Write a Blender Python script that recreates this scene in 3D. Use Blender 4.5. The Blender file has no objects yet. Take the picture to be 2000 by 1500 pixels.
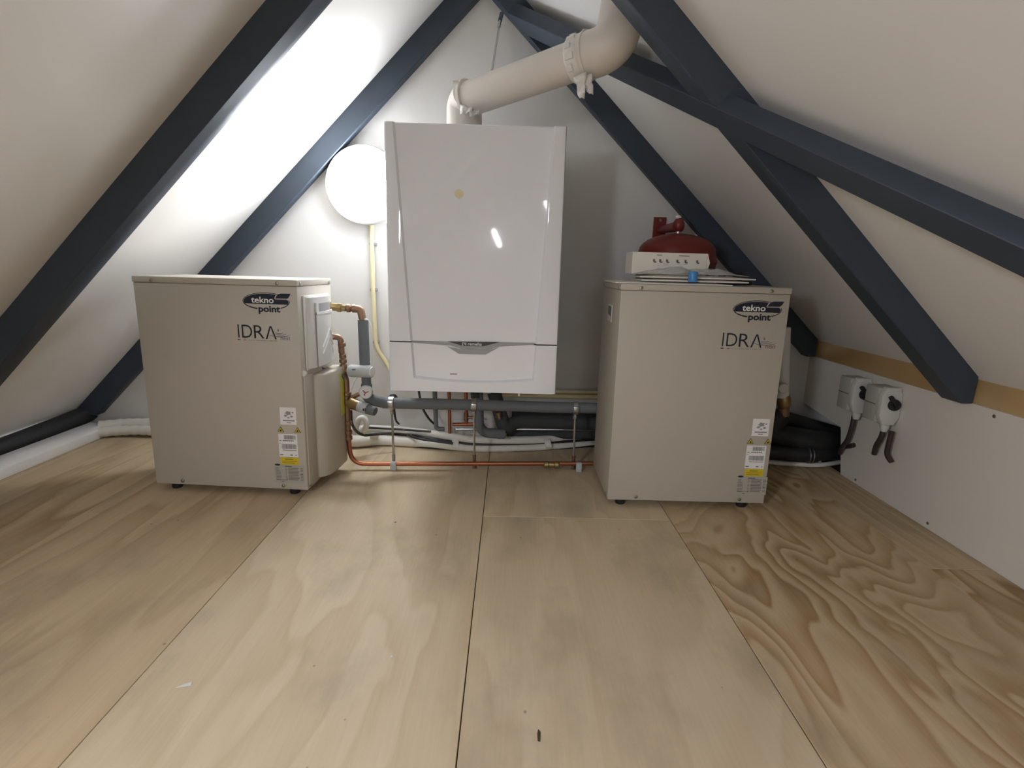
import bpy, bmesh, math, random
from mathutils import Vector, Matrix

random.seed(7)
C = bpy.context.scene.collection
SC = bpy.context.scene

# ------------------------------------------------------------------ camera
FPX, PITCH, ROLL, YAW, CAMZ = 1068.19, 0.21196, 0.02607, 0.00915, 0.70
FWD = Vector((math.sin(YAW)*math.cos(PITCH), math.cos(YAW)*math.cos(PITCH), -math.sin(PITCH)))
R0 = Vector((math.cos(YAW), -math.sin(YAW), 0)); U0 = R0.cross(FWD)
RGT = math.cos(ROLL)*R0 + math.sin(ROLL)*U0
UPV = -math.sin(ROLL)*R0 + math.cos(ROLL)*U0
CAM = Vector((0, 0, CAMZ))
cd = bpy.data.cameras.new('camera'); cd.sensor_width = 36; cd.lens = FPX/2000*36
cd.clip_start = 0.02
cam = bpy.data.objects.new('camera', cd); C.objects.link(cam)
cam.matrix_world = Matrix(((RGT.x, UPV.x, -FWD.x, 0), (RGT.y, UPV.y, -FWD.y, 0), (RGT.z, UPV.z, -FWD.z, CAMZ), (0, 0, 0, 1)))
SC.camera = cam

# ------------------------------------------------------------------ world and exposure
w = bpy.data.worlds.new('world'); SC.world = w; w.use_nodes = True
w.node_tree.nodes['Background'].inputs[0].default_value = (0.6, 0.65, 0.75, 1)
w.node_tree.nodes['Background'].inputs[1].default_value = 0.0
SC.view_settings.view_transform = 'Standard'
SC.view_settings.look = 'None'
SC.view_settings.gamma = 1
SC.view_settings.use_curve_mapping = False
SC.view_settings.exposure = 0.0
LAMP_POWER = 60.0        # emission of the wall lamp's opal cover
REAR_POWER = 120.0        # emission of the unseen lamps added behind the camera

# ------------------------------------------------------------------ pixel -> place
def ray(px, py):
    return FWD + RGT*((px-1000)/FPX) - UPV*((py-750)/FPX)
def at_y(px, py, Y):
    d = ray(px, py); return CAM + d*(Y/d.y)
def at_x(px, py, X):
    d = ray(px, py); return CAM + d*(X/d.x)
def at_z(px, py, Z):
    d = ray(px, py); return CAM + d*((Z-CAMZ)/d.z)

# ------------------------------------------------------------------ materials
def srgb(r, g, b):
    f = lambda c: (c/255/12.92) if c/255 <= 0.04045 else ((c/255+0.055)/1.055)**2.4
    return (f(r), f(g), f(b), 1)
def mat(name, col, rough=0.5, metal=0.0, var=0.06, scale=30, bump=0.0, bscale=200, coat=0.0, spec=0.5, trans=0.0, alpha=1.0):
    m = bpy.data.materials.new(name); m.use_nodes = True
    nt = m.node_tree; N = nt.nodes; L = nt.links
    b = N['Principled BSDF']
    b.inputs['Roughness'].default_value = rough; b.inputs['Metallic'].default_value = metal
    b.inputs['Specular IOR Level'].default_value = spec
    b.inputs['Coat Weight'].default_value = coat; b.inputs['Coat Roughness'].default_value = 0.06
    b.inputs['Transmission Weight'].default_value = trans
    b.inputs['Alpha'].default_value = alpha
    tc = N.new('ShaderNodeTexCoord')
    nz = N.new('ShaderNodeTexNoise'); nz.inputs['Scale'].default_value = scale; nz.inputs['Detail'].default_value = 4
    L.new(tc.outputs['Object'], nz.inputs['Vector'])
    mx = N.new('ShaderNodeMix'); mx.data_type = 'RGBA'
    c = Vector(col[:3])
    mx.inputs['A'].default_value = (*(c*(1-var)), 1); mx.inputs['B'].default_value = (*[min(1, v) for v in c*(1+var)], 1)
    L.new(nz.outputs['Fac'], mx.inputs['Factor']); L.new(mx.outputs['Result'], b.inputs['Base Color'])
    if bump:
        n2 = N.new('ShaderNodeTexNoise'); n2.inputs['Scale'].default_value = bscale; n2.inputs['Detail'].default_value = 3
        L.new(tc.outputs['Object'], n2.inputs['Vector'])
        bp = N.new('ShaderNodeBump'); bp.inputs['Strength'].default_value = bump; bp.inputs['Distance'].default_value = 0.004
        L.new(n2.outputs['Fac'], bp.inputs['Height']); L.new(bp.outputs['Normal'], b.inputs['Normal'])
    return m
def emit(name, col, strength):
    m = bpy.data.materials.new(name); m.use_nodes = True
    nt = m.node_tree; b = nt.nodes['Principled BSDF']
    b.inputs['Base Color'].default_value = (0.85, 0.85, 0.85, 1); b.inputs['Roughness'].default_value = 0.4
    b.inputs['Emission Color'].default_value = col; b.inputs['Emission Strength'].default_value = strength
    return m
def plywood(name, light, dark, bands, contrast, seed, stretch=0.16):
    m = bpy.data.materials.new(name); m.use_nodes = True
    nt = m.node_tree; N = nt.nodes; L = nt.links; b = N['Principled BSDF']
    b.inputs['Roughness'].default_value = 0.62; b.inputs['Specular IOR Level'].default_value = 0.3
    tc = N.new('ShaderNodeTexCoord'); oi = N.new('ShaderNodeObjectInfo')
    def mapping(sx, sy, off):
        mp = N.new('ShaderNodeMapping'); mp.inputs['Scale'].default_value = (sx, sy, 1)
        ad = N.new('ShaderNodeVectorMath'); ad.operation = 'MULTIPLY_ADD'
        cx = N.new('ShaderNodeCombineXYZ'); L.new(oi.outputs['Random'], cx.inputs[0]); L.new(oi.outputs['Random'], cx.inputs[1])
        L.new(cx.outputs[0], ad.inputs[0]); ad.inputs[1].default_value = (17.3, 9.1, 0); 
        L.new(tc.outputs['Object'], ad.inputs[2])
        L.new(ad.outputs[0], mp.inputs['Vector']); mp.inputs['Location'].default_value = (seed+off, seed*1.7, 0)
        return mp
    # rotary-cut figure: contour bands of a stretched noise field
    mp = mapping(2.6, 2.6*stretch*1.6, 0)
    nz = N.new('ShaderNodeTexNoise'); nz.inputs['Scale'].default_value = 1.25; nz.inputs['Detail'].default_value = 3.2; nz.inputs['Roughness'].default_value = 0.47; nz.inputs['Distortion'].default_value = 0.55
    L.new(mp.outputs[0], nz.inputs['Vector'])
    mu = N.new('ShaderNodeMath'); mu.operation = 'MULTIPLY'; mu.inputs[1].default_value = bands; L.new(nz.outputs['Fac'], mu.inputs[0])
    fr = N.new('ShaderNodeMath'); fr.operation = 'FRACT'; L.new(mu.outputs[0], fr.inputs[0])
    rp = N.new('ShaderNodeValToRGB'); L.new(fr.outputs[0], rp.inputs[0])
    e = rp.color_ramp.elements; e[0].position = 0.0; e[0].color = (0, 0, 0, 1); e[1].position = 0.62; e[1].color = (0.75, 0.75, 0.75, 1)
    k = rp.color_ramp.elements.new(0.8); k.color = (1, 1, 1, 1); k = rp.color_ramp.elements.new(0.93); k.color = (0.1, 0.1, 0.1, 1)
    # fibres
    mp2 = mapping(90, 4, 3.1)
    n2 = N.new('ShaderNodeTexNoise'); n2.inputs['Scale'].default_value = 2; n2.inputs['Detail'].default_value = 4
    L.new(mp2.outputs[0], n2.inputs['Vector'])
    # big soft patches where the figure is strong or nearly gone
    mp3 = mapping(1.5, 0.8, 7.7)
    n3 = N.new('ShaderNodeTexNoise'); n3.inputs['Scale'].default_value = 1.3; n3.inputs['Detail'].default_value = 2
    L.new(mp3.outputs[0], n3.inputs['Vector'])
    r3 = N.new('ShaderNodeMapRange'); r3.inputs[1].default_value = 0.35; r3.inputs[2].default_value = 0.65; r3.inputs[3].default_value = 0.35; r3.inputs[4].default_value = 1
    L.new(n3.outputs['Fac'], r3.inputs[0])
    m1 = N.new('ShaderNodeMath'); m1.operation = 'MULTIPLY'; L.new(rp.outputs[0], m1.inputs[0]); L.new(r3.outputs[0], m1.inputs[1])
    m2 = N.new('ShaderNodeMath'); m2.operation = 'MULTIPLY'; L.new(m1.outputs[0], m2.inputs[0]); m2.inputs[1].default_value = contrast
    m3 = N.new('ShaderNodeMath'); m3.operation = 'MULTIPLY_ADD'; L.new(n2.outputs['Fac'], m3.inputs[0]); m3.inputs[1].default_value = 0.30; L.new(m2.outputs[0], m3.inputs[2])
    mx = N.new('ShaderNodeMix'); mx.data_type = 'RGBA'; mx.inputs['A'].default_value = light; mx.inputs['B'].default_value = dark
    L.new(m3.outputs[0], mx.inputs['Factor'])
    # scuffs and grey builder's dirt
    mp4 = mapping(5, 3, 1.3)
    n4 = N.new('ShaderNodeTexNoise'); n4.inputs['Scale'].default_value = 1.1; n4.inputs['Detail'].default_value = 7; n4.inputs['Roughness'].default_value = 0.62
    L.new(mp4.outputs[0], n4.inputs['Vector'])
    r4 = N.new('ShaderNodeMapRange'); r4.inputs[1].default_value = 0.52; r4.inputs[2].default_value = 0.78; r4.inputs[3].default_value = 0; r4.inputs[4].default_value = 0.62
    L.new(n4.outputs['Fac'], r4.inputs[0])
    mx2 = N.new('ShaderNodeMix'); mx2.data_type = 'RGBA'; L.new(mx.outputs['Result'], mx2.inputs['A']); mx2.inputs['B'].default_value = srgb(150, 136, 120)
    L.new(r4.outputs[0], mx2.inputs['Factor'])
    # small dark specks
    mp5 = mapping(11, 9, 5.9)
    vo = N.new('ShaderNodeTexVoronoi'); vo.inputs['Scale'].default_value = 1.0; L.new(mp5.outputs[0], vo.inputs['Vector'])
    r5 = N.new('ShaderNodeMapRange'); r5.inputs[1].default_value = 0.02; r5.inputs[2].default_value = 0.035; r5.inputs[3].default_value = 0.55; r5.inputs[4].default_value = 0
    L.new(vo.outputs['Distance'], r5.inputs[0])
    mx3 = N.new('ShaderNodeMix'); mx3.data_type = 'RGBA'; L.new(mx2.outputs['Result'], mx3.inputs['A']); mx3.inputs['B'].default_value = srgb(90, 75, 60)
    L.new(r5.outputs[0], mx3.inputs['Factor'])
    L.new(mx3.outputs['Result'], b.inputs['Base Color'])
    bp = N.new('ShaderNodeBump'); bp.inputs['Strength'].default_value = 0.12; bp.inputs['Distance'].default_value = 0.002
    L.new(n2.outputs['Fac'], bp.inputs['Height']); L.new(bp.outputs['Normal'], b.inputs['Normal'])
    return m

M = {}
M['plaster'] = mat('white wall paint', srgb(219, 217, 213), 0.7, var=0.02, scale=4, bump=0.06, bscale=90)
M['slope'] = mat('white slope paint', srgb(228, 225, 220), 0.40, var=0.02, scale=3, bump=0.05, bscale=60)
M['beam'] = mat('slate blue-grey beam paint', srgb(60, 69, 80), 0.5, var=0.12, scale=14, bump=0.12, bscale=40, spec=0.3)
M['ply_a'] = plywood('pale plywood', srgb(214, 196, 166), srgb(168, 142, 104), 9, 0.36, 2.3)
M['ply_b'] = plywood('figured plywood', srgb(212, 190, 156), srgb(152, 118, 72), 15, 0.85, 5.1, 0.22)
M['ply_c'] = plywood('striped plywood', srgb(212, 190, 156), srgb(150, 122, 86), 13, 0.66, 8.4, 0.10)
M['gap'] = mat('dark joint', srgb(70, 55, 42), 0.9)
M['timber'] = plywood('pine plate', srgb(200, 172, 124), srgb(146, 110, 66), 9, 0.7, 3.7, 0.04)
M['board'] = mat('white melamine board', srgb(222, 216, 206), 0.45, var=0.02, scale=6)
M['white'] = mat('white plastic', srgb(232, 230, 226), 0.35, var=0.02)
M['opal'] = emit('opal lamp cover', (0.94, 0.99, 1.05, 1), LAMP_POWER)
M['added_rear'] = emit('added rear lamp cover', (0.95, 1.0, 1.10, 1), REAR_POWER)
M['unseen_far'] = emit('unseen far lamp cover', (0.95, 1.0, 1.10, 1), REAR_POWER*0.62)
M['boiler'] = mat('glossy white boiler enamel', srgb(238, 238, 242), 0.035, var=0.01)
M['boiler_grey'] = mat('boiler grey trim', srgb(160, 160, 160), 0.35, var=0.02)
M['boiler_dark'] = mat('boiler dark display', srgb(66, 68, 76), 0.2, var=0.02)
M['boiler_inner'] = mat('dark joint of boiler', srgb(46, 46, 50), 0.6)
M['yellow_dot'] = mat('pale yellow dot', srgb(222, 212, 170), 0.4)
M['red'] = mat('red line', srgb(150, 40, 40), 0.4)
M['case'] = mat('powder coated cream sheet metal', srgb(188, 180, 166), 0.45, var=0.02, scale=8, bump=0.05, bscale=900)
M['case_plastic'] = mat('light grey abs', srgb(214, 212, 206), 0.38, var=0.02)
M['rubber'] = mat('black rubber', srgb(30, 29, 29), 0.6)
M['screw'] = mat('zinc screw', srgb(160, 155, 145), 0.35, 0.9)
M['ink'] = mat('navy black ink', srgb(22, 27, 44), 0.4, var=0.02)
M['ink_soft'] = mat('grey blue ink', srgb(104, 108, 122), 0.5, var=0.02)
M['ink_red'] = mat('dull red ink', srgb(150, 84, 70), 0.5)
M['ink_grey'] = mat('printed grey', srgb(110, 106, 100), 0.6)
M['ink_mid'] = mat('printed mid grey', srgb(150, 148, 142), 0.6)
M['paper'] = mat('white sticker', srgb(236, 234, 230), 0.45, var=0.02)
M['silver'] = mat('silver sticker', srgb(176, 172, 160), 0.4, var=0.04)
M['yellow'] = mat('yellow sticker', srgb(214, 188, 40), 0.45, var=0.03)
M['copper'] = mat('copper pipe', srgb(176, 112, 84), 0.36, 0.9, var=0.12, scale=20)
M['copper_old'] = mat('tarnished copper fitting', srgb(146, 116, 94), 0.42, 0.85, var=0.2, scale=30)
M['brass'] = mat('brass', srgb(168, 146, 102), 0.38, 0.85, var=0.12)
M['steel'] = mat('galvanised steel', srgb(180, 180, 180), 0.3, 0.95, var=0.06)
M['foam'] = mat('grey pipe insulation', srgb(108, 112, 114), 0.75, var=0.08, scale=40, bump=0.25, bscale=120)
M['foam_dark'] = mat('dark grey pipe insulation', srgb(62, 64, 64), 0.8, var=0.08, scale=40, bump=0.3, bscale=120)
M['black_foam'] = mat('black foam insulation', srgb(34, 34, 35), 0.6, var=0.1, bump=0.2, bscale=90)
M['grey_plastic'] = mat('light grey actuator plastic', srgb(188, 192, 192), 0.4, var=0.03)
M['dark_plastic'] = mat('dark grey actuator plastic', srgb(104, 108, 108), 0.45, var=0.03)
M['dial'] = mat('dial face', srgb(222, 220, 214), 0.35, var=0.02)
M['wrap'] = mat('white wrapped cable', srgb(226, 222, 212), 0.5, var=0.05, scale=25, bump=0.4, bscale=35)
M['cable_black'] = mat('black cable', srgb(38, 34, 33), 0.5)
M['cable_grey'] = mat('grey cable', srgb(86, 90, 94), 0.45)
M['conduit'] = mat('pale yellow conduit', srgb(234, 222, 176), 0.42, var=0.03)
M['flue'] = mat('cream white flue plastic', srgb(222, 214, 204), 0.38, var=0.02)
M['tape'] = mat('white sealing tape', srgb(228, 224, 218), 0.5, var=0.05, bump=0.4, bscale=60)
M['vessel'] = mat('red vessel paint', srgb(122, 40, 32), 0.38, var=0.05)
M['carton'] = mat('white card', srgb(232, 226, 214), 0.6, var=0.02)
M['film'] = mat('clear plastic film', srgb(244, 244, 244), 0.15, var=0.02, bump=0.7, bscale=28, alpha=0.34)
M['blue'] = mat('blue plastic', srgb(70, 140, 205), 0.35)
M['switch'] = mat('grey switch housing', srgb(176, 176, 168), 0.5, var=0.03)
M['switch_light'] = mat('light grey switch cover', srgb(206, 206, 200), 0.45, var=0.03)
M['purple_cable'] = mat('dark brown cable', srgb(58, 46, 44), 0.5)
M['debris'] = mat('pale paper scrap', srgb(219, 217, 213), 0.7)

# ------------------------------------------------------------------ mesh helpers
MW = {}
def smooth_path(pts, n=6):
    pts = [Vector(p) for p in pts]
    if len(pts) < 3: return pts
    out = []
    for i in range(len(pts)-1):
        p0 = pts[max(i-1, 0)]; p1 = pts[i]; p2 = pts[i+1]; p3 = pts[min(i+2, len(pts)-1)]
        for k in range(n):
            t = k/n
            out.append(0.5*((2*p1)+(p2-p0)*t+(2*p0-5*p1+4*p2-p3)*t*t+(3*p1-p0-3*p2+p3)*t**3))
    out.append(pts[-1]); return out
def elbow_path(pts, rad, n=6):
    """polyline with rounded corners"""
    pts = [Vector(p) for p in pts]; out = [pts[0]]
    for i in range(1, len(pts)-1):
        a, b, c = pts[i-1], pts[i], pts[i+1]
        u = (a-b); v = (c-b); r = min(rad, u.length*0.49, v.length*0.49)
        p, q = b+u.normalized()*r, b+v.normalized()*r
        for k in range(n+1):
            t = k/n; out.append((1-t)**2*p+2*t*(1-t)*b+t*t*q)
    out.append(pts[-1]); return out
class MB:
    def __init__(s): s.bm = bmesh.new()
    def face(s, pts):
        return s.bm.faces.new([s.bm.verts.new(p) for p in pts])
    def box(s, lo, hi, mtx=None):
        lo, hi = Vector(lo), Vector(hi)
        v = []
        for z in (lo.z, hi.z):
            for x, y in ((lo.x, lo.y), (hi.x, lo.y), (hi.x, hi.y), (lo.x, hi.y)):
                p = Vector((x, y, z)); v.append(s.bm.verts.new(mtx @ p if mtx else p))
        for f in ((3, 2, 1, 0), (4, 5, 6, 7), (0, 1, 5, 4), (1, 2, 6, 5), (2, 3, 7, 6), (3, 0, 4, 7)):
            s.bm.faces.new([v[i] for i in f])
        return s
    def tube(s, pts, r, seg=14, caps=True):
        pts = [Vector(p) for p in pts]; n = len(pts)
        rs = r if isinstance(r, (list, tuple)) else [r]*n
        prev = None; rings = []
        for i, p in enumerate(pts):
            t = ((pts[min(i+1, n-1)]-p).normalized() + (p-pts[max(i-1, 0)]).normalized())
            t = t.normalized() if t.length > 1e-9 else Vector((0, 0, 1))
            if prev is None:
                a = t.cross(Vector((0, 0, 1)))
                if a.length < 1e-3: a = t.cross(Vector((1, 0, 0)))
                a.normalize()
            else:
                a = prev - t*prev.dot(t); a.normalize()
            prev = a; b = t.cross(a)
            rings.append([s.bm.verts.new(p+(a*math.cos(2*math.pi*k/seg)+b*math.sin(2*math.pi*k/seg))*rs[i]) for k in range(seg)])
        for A, B in zip(rings, rings[1:]):
            for k in range(seg): s.bm.faces.new((A[k], A[(k+1) % seg], B[(k+1) % seg], B[k]))
        if caps:
            s.bm.faces.new(list(reversed(rings[0]))); s.bm.faces.new(rings[-1])
        return s
    def cyl(s, p0, p1, r, seg=20): return s.tube([p0, p1], r, seg)
    def lathe(s, base, axis, prof, seg=32):
        """prof: (distance along axis, radius)"""
        base = Vector(base); ax = Vector(axis).normalized()
        a = ax.cross(Vector((0, 0, 1)))
        if a.length < 1e-3: a = Vector((1, 0, 0))
        a.normalize(); b = ax.cross(a); rings = []
        for h, r in prof:
            rings.append([s.bm.verts.new(base+ax*h+(a*math.cos(2*math.pi*k/seg)+b*math.sin(2*math.pi*k/seg))*max(r, 1e-4)) for k in range(seg)])
        for A, B in zip(rings, rings[1:]):
            for k in range(seg): s.bm.faces.new((A[k], A[(k+1) % seg], B[(k+1) % seg], B[k]))
        s.bm.faces.new(list(reversed(rings[0]))); s.bm.faces.new(rings[-1])
        return s
    def prism(s, poly, vec):
        """extrude a 3D polygon along vec"""
        vec = Vector(vec)
        A = [s.bm.verts.new(Vector(p)) for p in poly]; B = [s.bm.verts.new(Vector(p)+vec) for p in poly]
        n = len(A); s.bm.faces.new(list(reversed(A))); s.bm.faces.new(B)
        for k in range(n): s.bm.faces.new((A[k], A[(k+1) % n], B[(k+1) % n], B[k]))
        return s
    def grid(s, rows):
        V = [[s.bm.verts.new(Vector(p)) for p in r] for r in rows]
        for A, B in zip(V, V[1:]):
            for k in range(len(A)-1): s.bm.faces.new((A[k], A[k+1], B[k+1], B[k]))
        return V
    def mesh(s, me, mtx):
        off = len(s.bm.verts)
        vs = [s.bm.verts.new(mtx @ v.co) for v in me.vertices]
        for p in me.polygons:
            try: s.bm.faces.new([vs[i] for i in p.vertices])
            except ValueError: pass
        return s
    def build(s, name, material, parent=None, local=False, bevel=0.0, seg=2, angle=35, flat=False):
        bmesh.ops.recalc_face_normals(s.bm, faces=s.bm.faces)
        if bevel:
            ed = [e for e in s.bm.edges if len(e.link_faces) == 2 and e.calc_face_angle(0) > math.radians(40)]
            if ed: bmesh.ops.bevel(s.bm, geom=ed, offset=bevel, segments=seg, affect='EDGES', profile=0.5, clamp_overlap=True)
        me = bpy.data.meshes.new(name); s.bm.to_mesh(me); s.bm.free()
        if not flat:
            me.shade_smooth(); me.set_sharp_from_angle(angle=math.radians(angle))
        me.materials.append(material)
        o = bpy.data.objects.new(name, me); C.objects.link(o)
        if parent:
            o.parent = parent; MW[o.name] = MW[parent.name]
            if not local: me.transform(MW[parent.name].inverted())
        else:
            xs = [v.co for v in me.vertices]
            lo = Vector([min(v[i] for v in xs) for i in range(3)]); hi = Vector([max(v[i] for v in xs) for i in range(3)])
            c = Vector(((lo.x+hi.x)/2, (lo.y+hi.y)/2, lo.z))
            me.transform(Matrix.Translation(-c)); o.location = c; MW[o.name] = Matrix.Translation(c)
        return o
def tag(o, label, cat, group=None, kind=None):
    o['label'] = label; o['category'] = cat
    if group: o['group'] = group
    if kind: o['kind'] = kind
    return o
def struct(o, label=None, cat=None):
    o['kind'] = 'structure'
    if label: o['label'] = label
    if cat: o['category'] = cat
    return o
def thing(name, label, cat, loc=(0, 0, 0), rotz=0, group=None):
    o = bpy.data.objects.new(name, None); C.objects.link(o)
    o.empty_display_size = 0.05
    o.location = loc; o.rotation_euler = (0, 0, rotz)
    MW[o.name] = Matrix.Translation(Vector(loc)) @ Matrix.Rotation(rotz, 4, 'Z')
    return tag(o, label, cat, group)
_txt = {}
def text_mesh(body, bold=0.0, shear=0.0):
    key = (body, bold, shear)
    if key in _txt: return _txt[key]
    cu = bpy.data.curves.new('t', 'FONT'); cu.body = body; cu.size = 1; cu.offset = bold; cu.shear = shear; cu.resolution_u = 3
    cu.align_x = 'LEFT'; cu.extrude = 0.0
    o = bpy.data.objects.new('t', cu); C.objects.link(o)
    bpy.context.view_layer.update()
    me = bpy.data.meshes.new_from_object(o.evaluated_get(bpy.context.evaluated_depsgraph_get()))
    bpy.data.objects.remove(o); bpy.data.curves.remove(cu)
    xs = [v.co.x for v in me.vertices]; ys = [v.co.y for v in me.vertices]
    _txt[key] = (me, min(xs), max(xs), min(ys), max(ys)); return _txt[key]
def text_into(mb, body, x0, x1, y0, y1, place, bold=0.0, shear=0.0):
    """fit text in the box x0..x1, y0..y1 of a flat frame; place(x, y) -> Vector"""
    me, a, b, c, d = text_mesh(body, bold, shear)
    vs = [mb.bm.verts.new(place(x0+(v.co.x-a)/(b-a)*(x1-x0), y0+(v.co.y-c)/(d-c)*(y1-y0))) for v in me.vertices]
    for p in me.polygons:
        try: mb.bm.faces.new([vs[i] for i in p.vertices])
        except ValueError: pass

# ------------------------------------------------------------------ the room
YW, YR = 2.15, -4.2                  # gable wall behind the boiler, gable behind the camera
XA, ZA = -0.107, 1.729               # ridge
SL, SR = math.radians(45.46), math.radians(44.26)
KX, KTOP = 1.203, 0.384              # knee wall on the right
XL0 = XA - ZA/math.tan(SL)           # left slope meets the floor
def slope_pt(side, X, Y, d=0.0):
    """a point of the slope's surface at horizontal X, moved d into the room"""
    s, sg = (SL, -1) if side < 0 else (SR, 1)
    return Vector((X, Y, ZA-abs(X-XA)*math.tan(s))) + d*Vector((-sg*math.sin(s), 0, -math.cos(s)))

b = MB(); b.box((XL0-0.1, YR-0.1, -0.12), (1.6, YW+0.1, -0.016))
floor = struct(b.build('floor', M['gap']), 'plywood attic floor of large sanded sheets', 'floor')
def ply(x0, x1, y0, y1, m, g=0.0013):
    o = MB().box((x0+g, y0+g, -0.016), (x1-g, y1-g, 0.0)).build('plywood_board', m, floor, bevel=0.0008, seg=1)
    return o
XS = [XL0-0.05, -1.17, -0.614, -0.060, 0.478, 1.052, 1.215]
ply(XS[0], XS[1], -0.9, YW, M['ply_c'], 0.0005); ply(XS[0], XS[1], YR, -0.9, M['ply_c'])
ply(XS[1], XS[2], 0.1, YW, M['ply_c'], 0.0006); ply(XS[1], XS[2], YR, 0.1, M['ply_c'])
ply(XS[2], XS[3], -0.5, YW, M['ply_a'], 0.0007); ply(XS[2], XS[3], YR, -0.5, M['ply_a'])
ply(XS[3], XS[4], 1.449, YW, M['ply_a']); ply(XS[3], XS[4], -0.3, 1.449, M['ply_a']); ply(XS[3], XS[4], YR, -0.3, M['ply_b'])
ply(XS[4], XS[5], 0.0, YW, M['ply_b'], 0.001); ply(XS[4], XS[5], YR, 0.0, M['ply_b'])
ply(XS[5], XS[6], 1.215, YW, M['ply_c'], 0.0006); ply(XS[5], XS[6], YR, 1.215, M['ply_b'], 0.0006)

def gable(name, y0, y1):
    return MB().prism([(XL0-0.06, y0, -0.1), (1.6, y0, -0.1), slope_pt(1, 1.6, y0)+Vector((0, 0, .05)), (XA, y0, ZA+.05), slope_pt(-1, XL0-0.06, y0)+Vector((0, 0, .05))], (0, y1-y0, 0)).build(name, M['plaster'], flat=True)
struct(gable('wall_back', YW, YW+0.1), 'white painted gable wall behind the boiler', 'wall')
struct(gable('wall_front', YR-0.1, YR), 'white gable wall at the other end of the attic', 'wall')
b = MB()
pl = [slope_pt(-1, XL0-0.06, YR-.1), Vector((XA, YR-.1, ZA)), slope_pt(1, 1.6, YR-.1)]
pl += [p+Vector((0, 0, 0.09)) for p in reversed(pl)]
b.prism(pl, (0, YW-YR+.2, 0))
struct(b.build('ceiling', M['slope'], flat=True), 'white sloping attic ceiling', 'ceiling')
# knee wall board, cut out in its far bottom corner where the insulated pipes go through
b = MB()
b.prism([(KX, YR, 0.001), (KX, 1.845, 0.001), (KX, 1.885, 0.165), (KX, YW, 0.19), (KX, YW, KTOP), (KX, YR, KTOP)], (0.016, 0, 0))
struct(b.build('wall_right', M['board'], flat=True), 'low white board wall under the right slope', 'wall')
b = MB(); b.prism([(KX+.006, YR, KTOP-.05), (KX+.12, YR, KTOP-.05), (KX+.006, YR, 0.456)], (0, YW-YR, 0))
struct(b.build('trim_1', M['timber']), 'bare pine wall plate along the top of the low white wall', 'wall plate')
wr = bpy.data.objects['wall_right']
for px, py in ((1942, 813), (1812, 1022), (1671, 937)):
    p = at_x(px, py, KX)
    MB().lathe(p+Vector((0.001, 0, 0)), (-1, 0, 0), [(0, 0.005), (0.002, 0.0045), (0.0025, 0.003)], 12).build('screw', M['screw'], wr)

# ------------------------------------------------------------------ rafters and brace
RD = 0.073
def rafter(side, y0, T, x_end, label, group=None):
    top0 = slope_pt(side, XA+side*0.0, y0, -0.004); low0 = slope_pt(side, XA, y0, RD)
    sg = side
    s = SL if side < 0 else SR
    # underside meets the other rafter on the ridge line
    lowr = Vector((XA, y0, ZA-RD/math.cos(s)))
    xe = x_end
    te = slope_pt(side, xe, y0, -0.004)
    le = Vector((xe, y0, ZA-abs(xe-XA)*math.tan(s)-RD/math.cos(s)))
    end = [te, le]
    if side > 0:      # cut level where it lands on the wall plate
        xc = XA+(ZA-RD/math.cos(s)-KTOP)/math.tan(s); end = [te, Vector((xe, y0, KTOP)), Vector((xc, y0, KTOP))]
    else:             # cut level above the pipe at the foot of the slope
        zc = .078
        end = [Vector((XA-(ZA-zc)/math.tan(s), y0, zc)), Vector((XA-(ZA-RD/math.cos(s)-zc)/math.tan(s), y0, zc))]
    o = MB().prism([Vector((XA, y0, ZA+.004))]+end+[lowr], (0, T, 0)).build('rafter', M['beam'], bevel=0.002, seg=1)
    return tag(o, label, 'rafter', group)
TB = 0.042
rafter(-1, YW-TB, TB, XL0+0.03, 'dark blue-grey rafter on the left slope, flat against the gable wall beside the lamp', 'dark rafters')
rafter(1, YW-TB, TB, KX-.003, 'dark blue-grey rafter on the right slope, flat against the gable wall above the red vessel', 'dark rafters')
rafter(-1, 1.379, 0.064, XL0+0.03, 'wide dark blue-grey rafter on the left slope nearest the camera', 'dark rafters')
rafter(1, 1.362, 0.066, KX-.003, 'dark rafter on the right slope crossed by the diagonal brace', 'dark rafters')
for y in (0.30, -0.25, -0.83, -1.56, -2.29, -3.02, -3.75):
    for sd in (-1, 1):
        rafter(sd, y, 0.065, XL0+0.03 if sd < 0 else KX-.003, 'dark rafter of the attic behind the camera', 'dark rafters behind the camera')
# diagonal brace in the right slope (43 mm thick, under the slope, a touch proud of the rafters)
def bp(X, Y, d): return slope_pt(1, X, Y, d)
bm_ = 0.6675; bw = 0.0705; bx0 = 0.4905
def brx(Y, w=0): return bx0+w+bm_*(1.4-Y)
def brace_sec(Y, dy): 
    return [bp(brx(Y), Y, .0318), bp(brx(Y, bw), Y, .0318), bp(brx(Y, bw), Y, .0755), bp(brx(Y), Y, .0755)]
b = MB(); A = brace_sec(2.105, 0); B = brace_sec(0.42, 0)
va = [b.bm.verts.new(p) for p in A]; vb = [b.bm.verts.new(p) for p in B]
b.bm.faces.new(va); b.bm.faces.new(list(reversed(vb)))
for k in range(4): b.bm.faces.new((va[k], va[(k+1) % 4], vb[(k+1) % 4], vb[k]))
tag(b.build('diagonal_brace', M['beam'], bevel=0.0015, seg=1), 'long dark brace running diagonally under the right slope from the ridge', 'brace')

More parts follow.
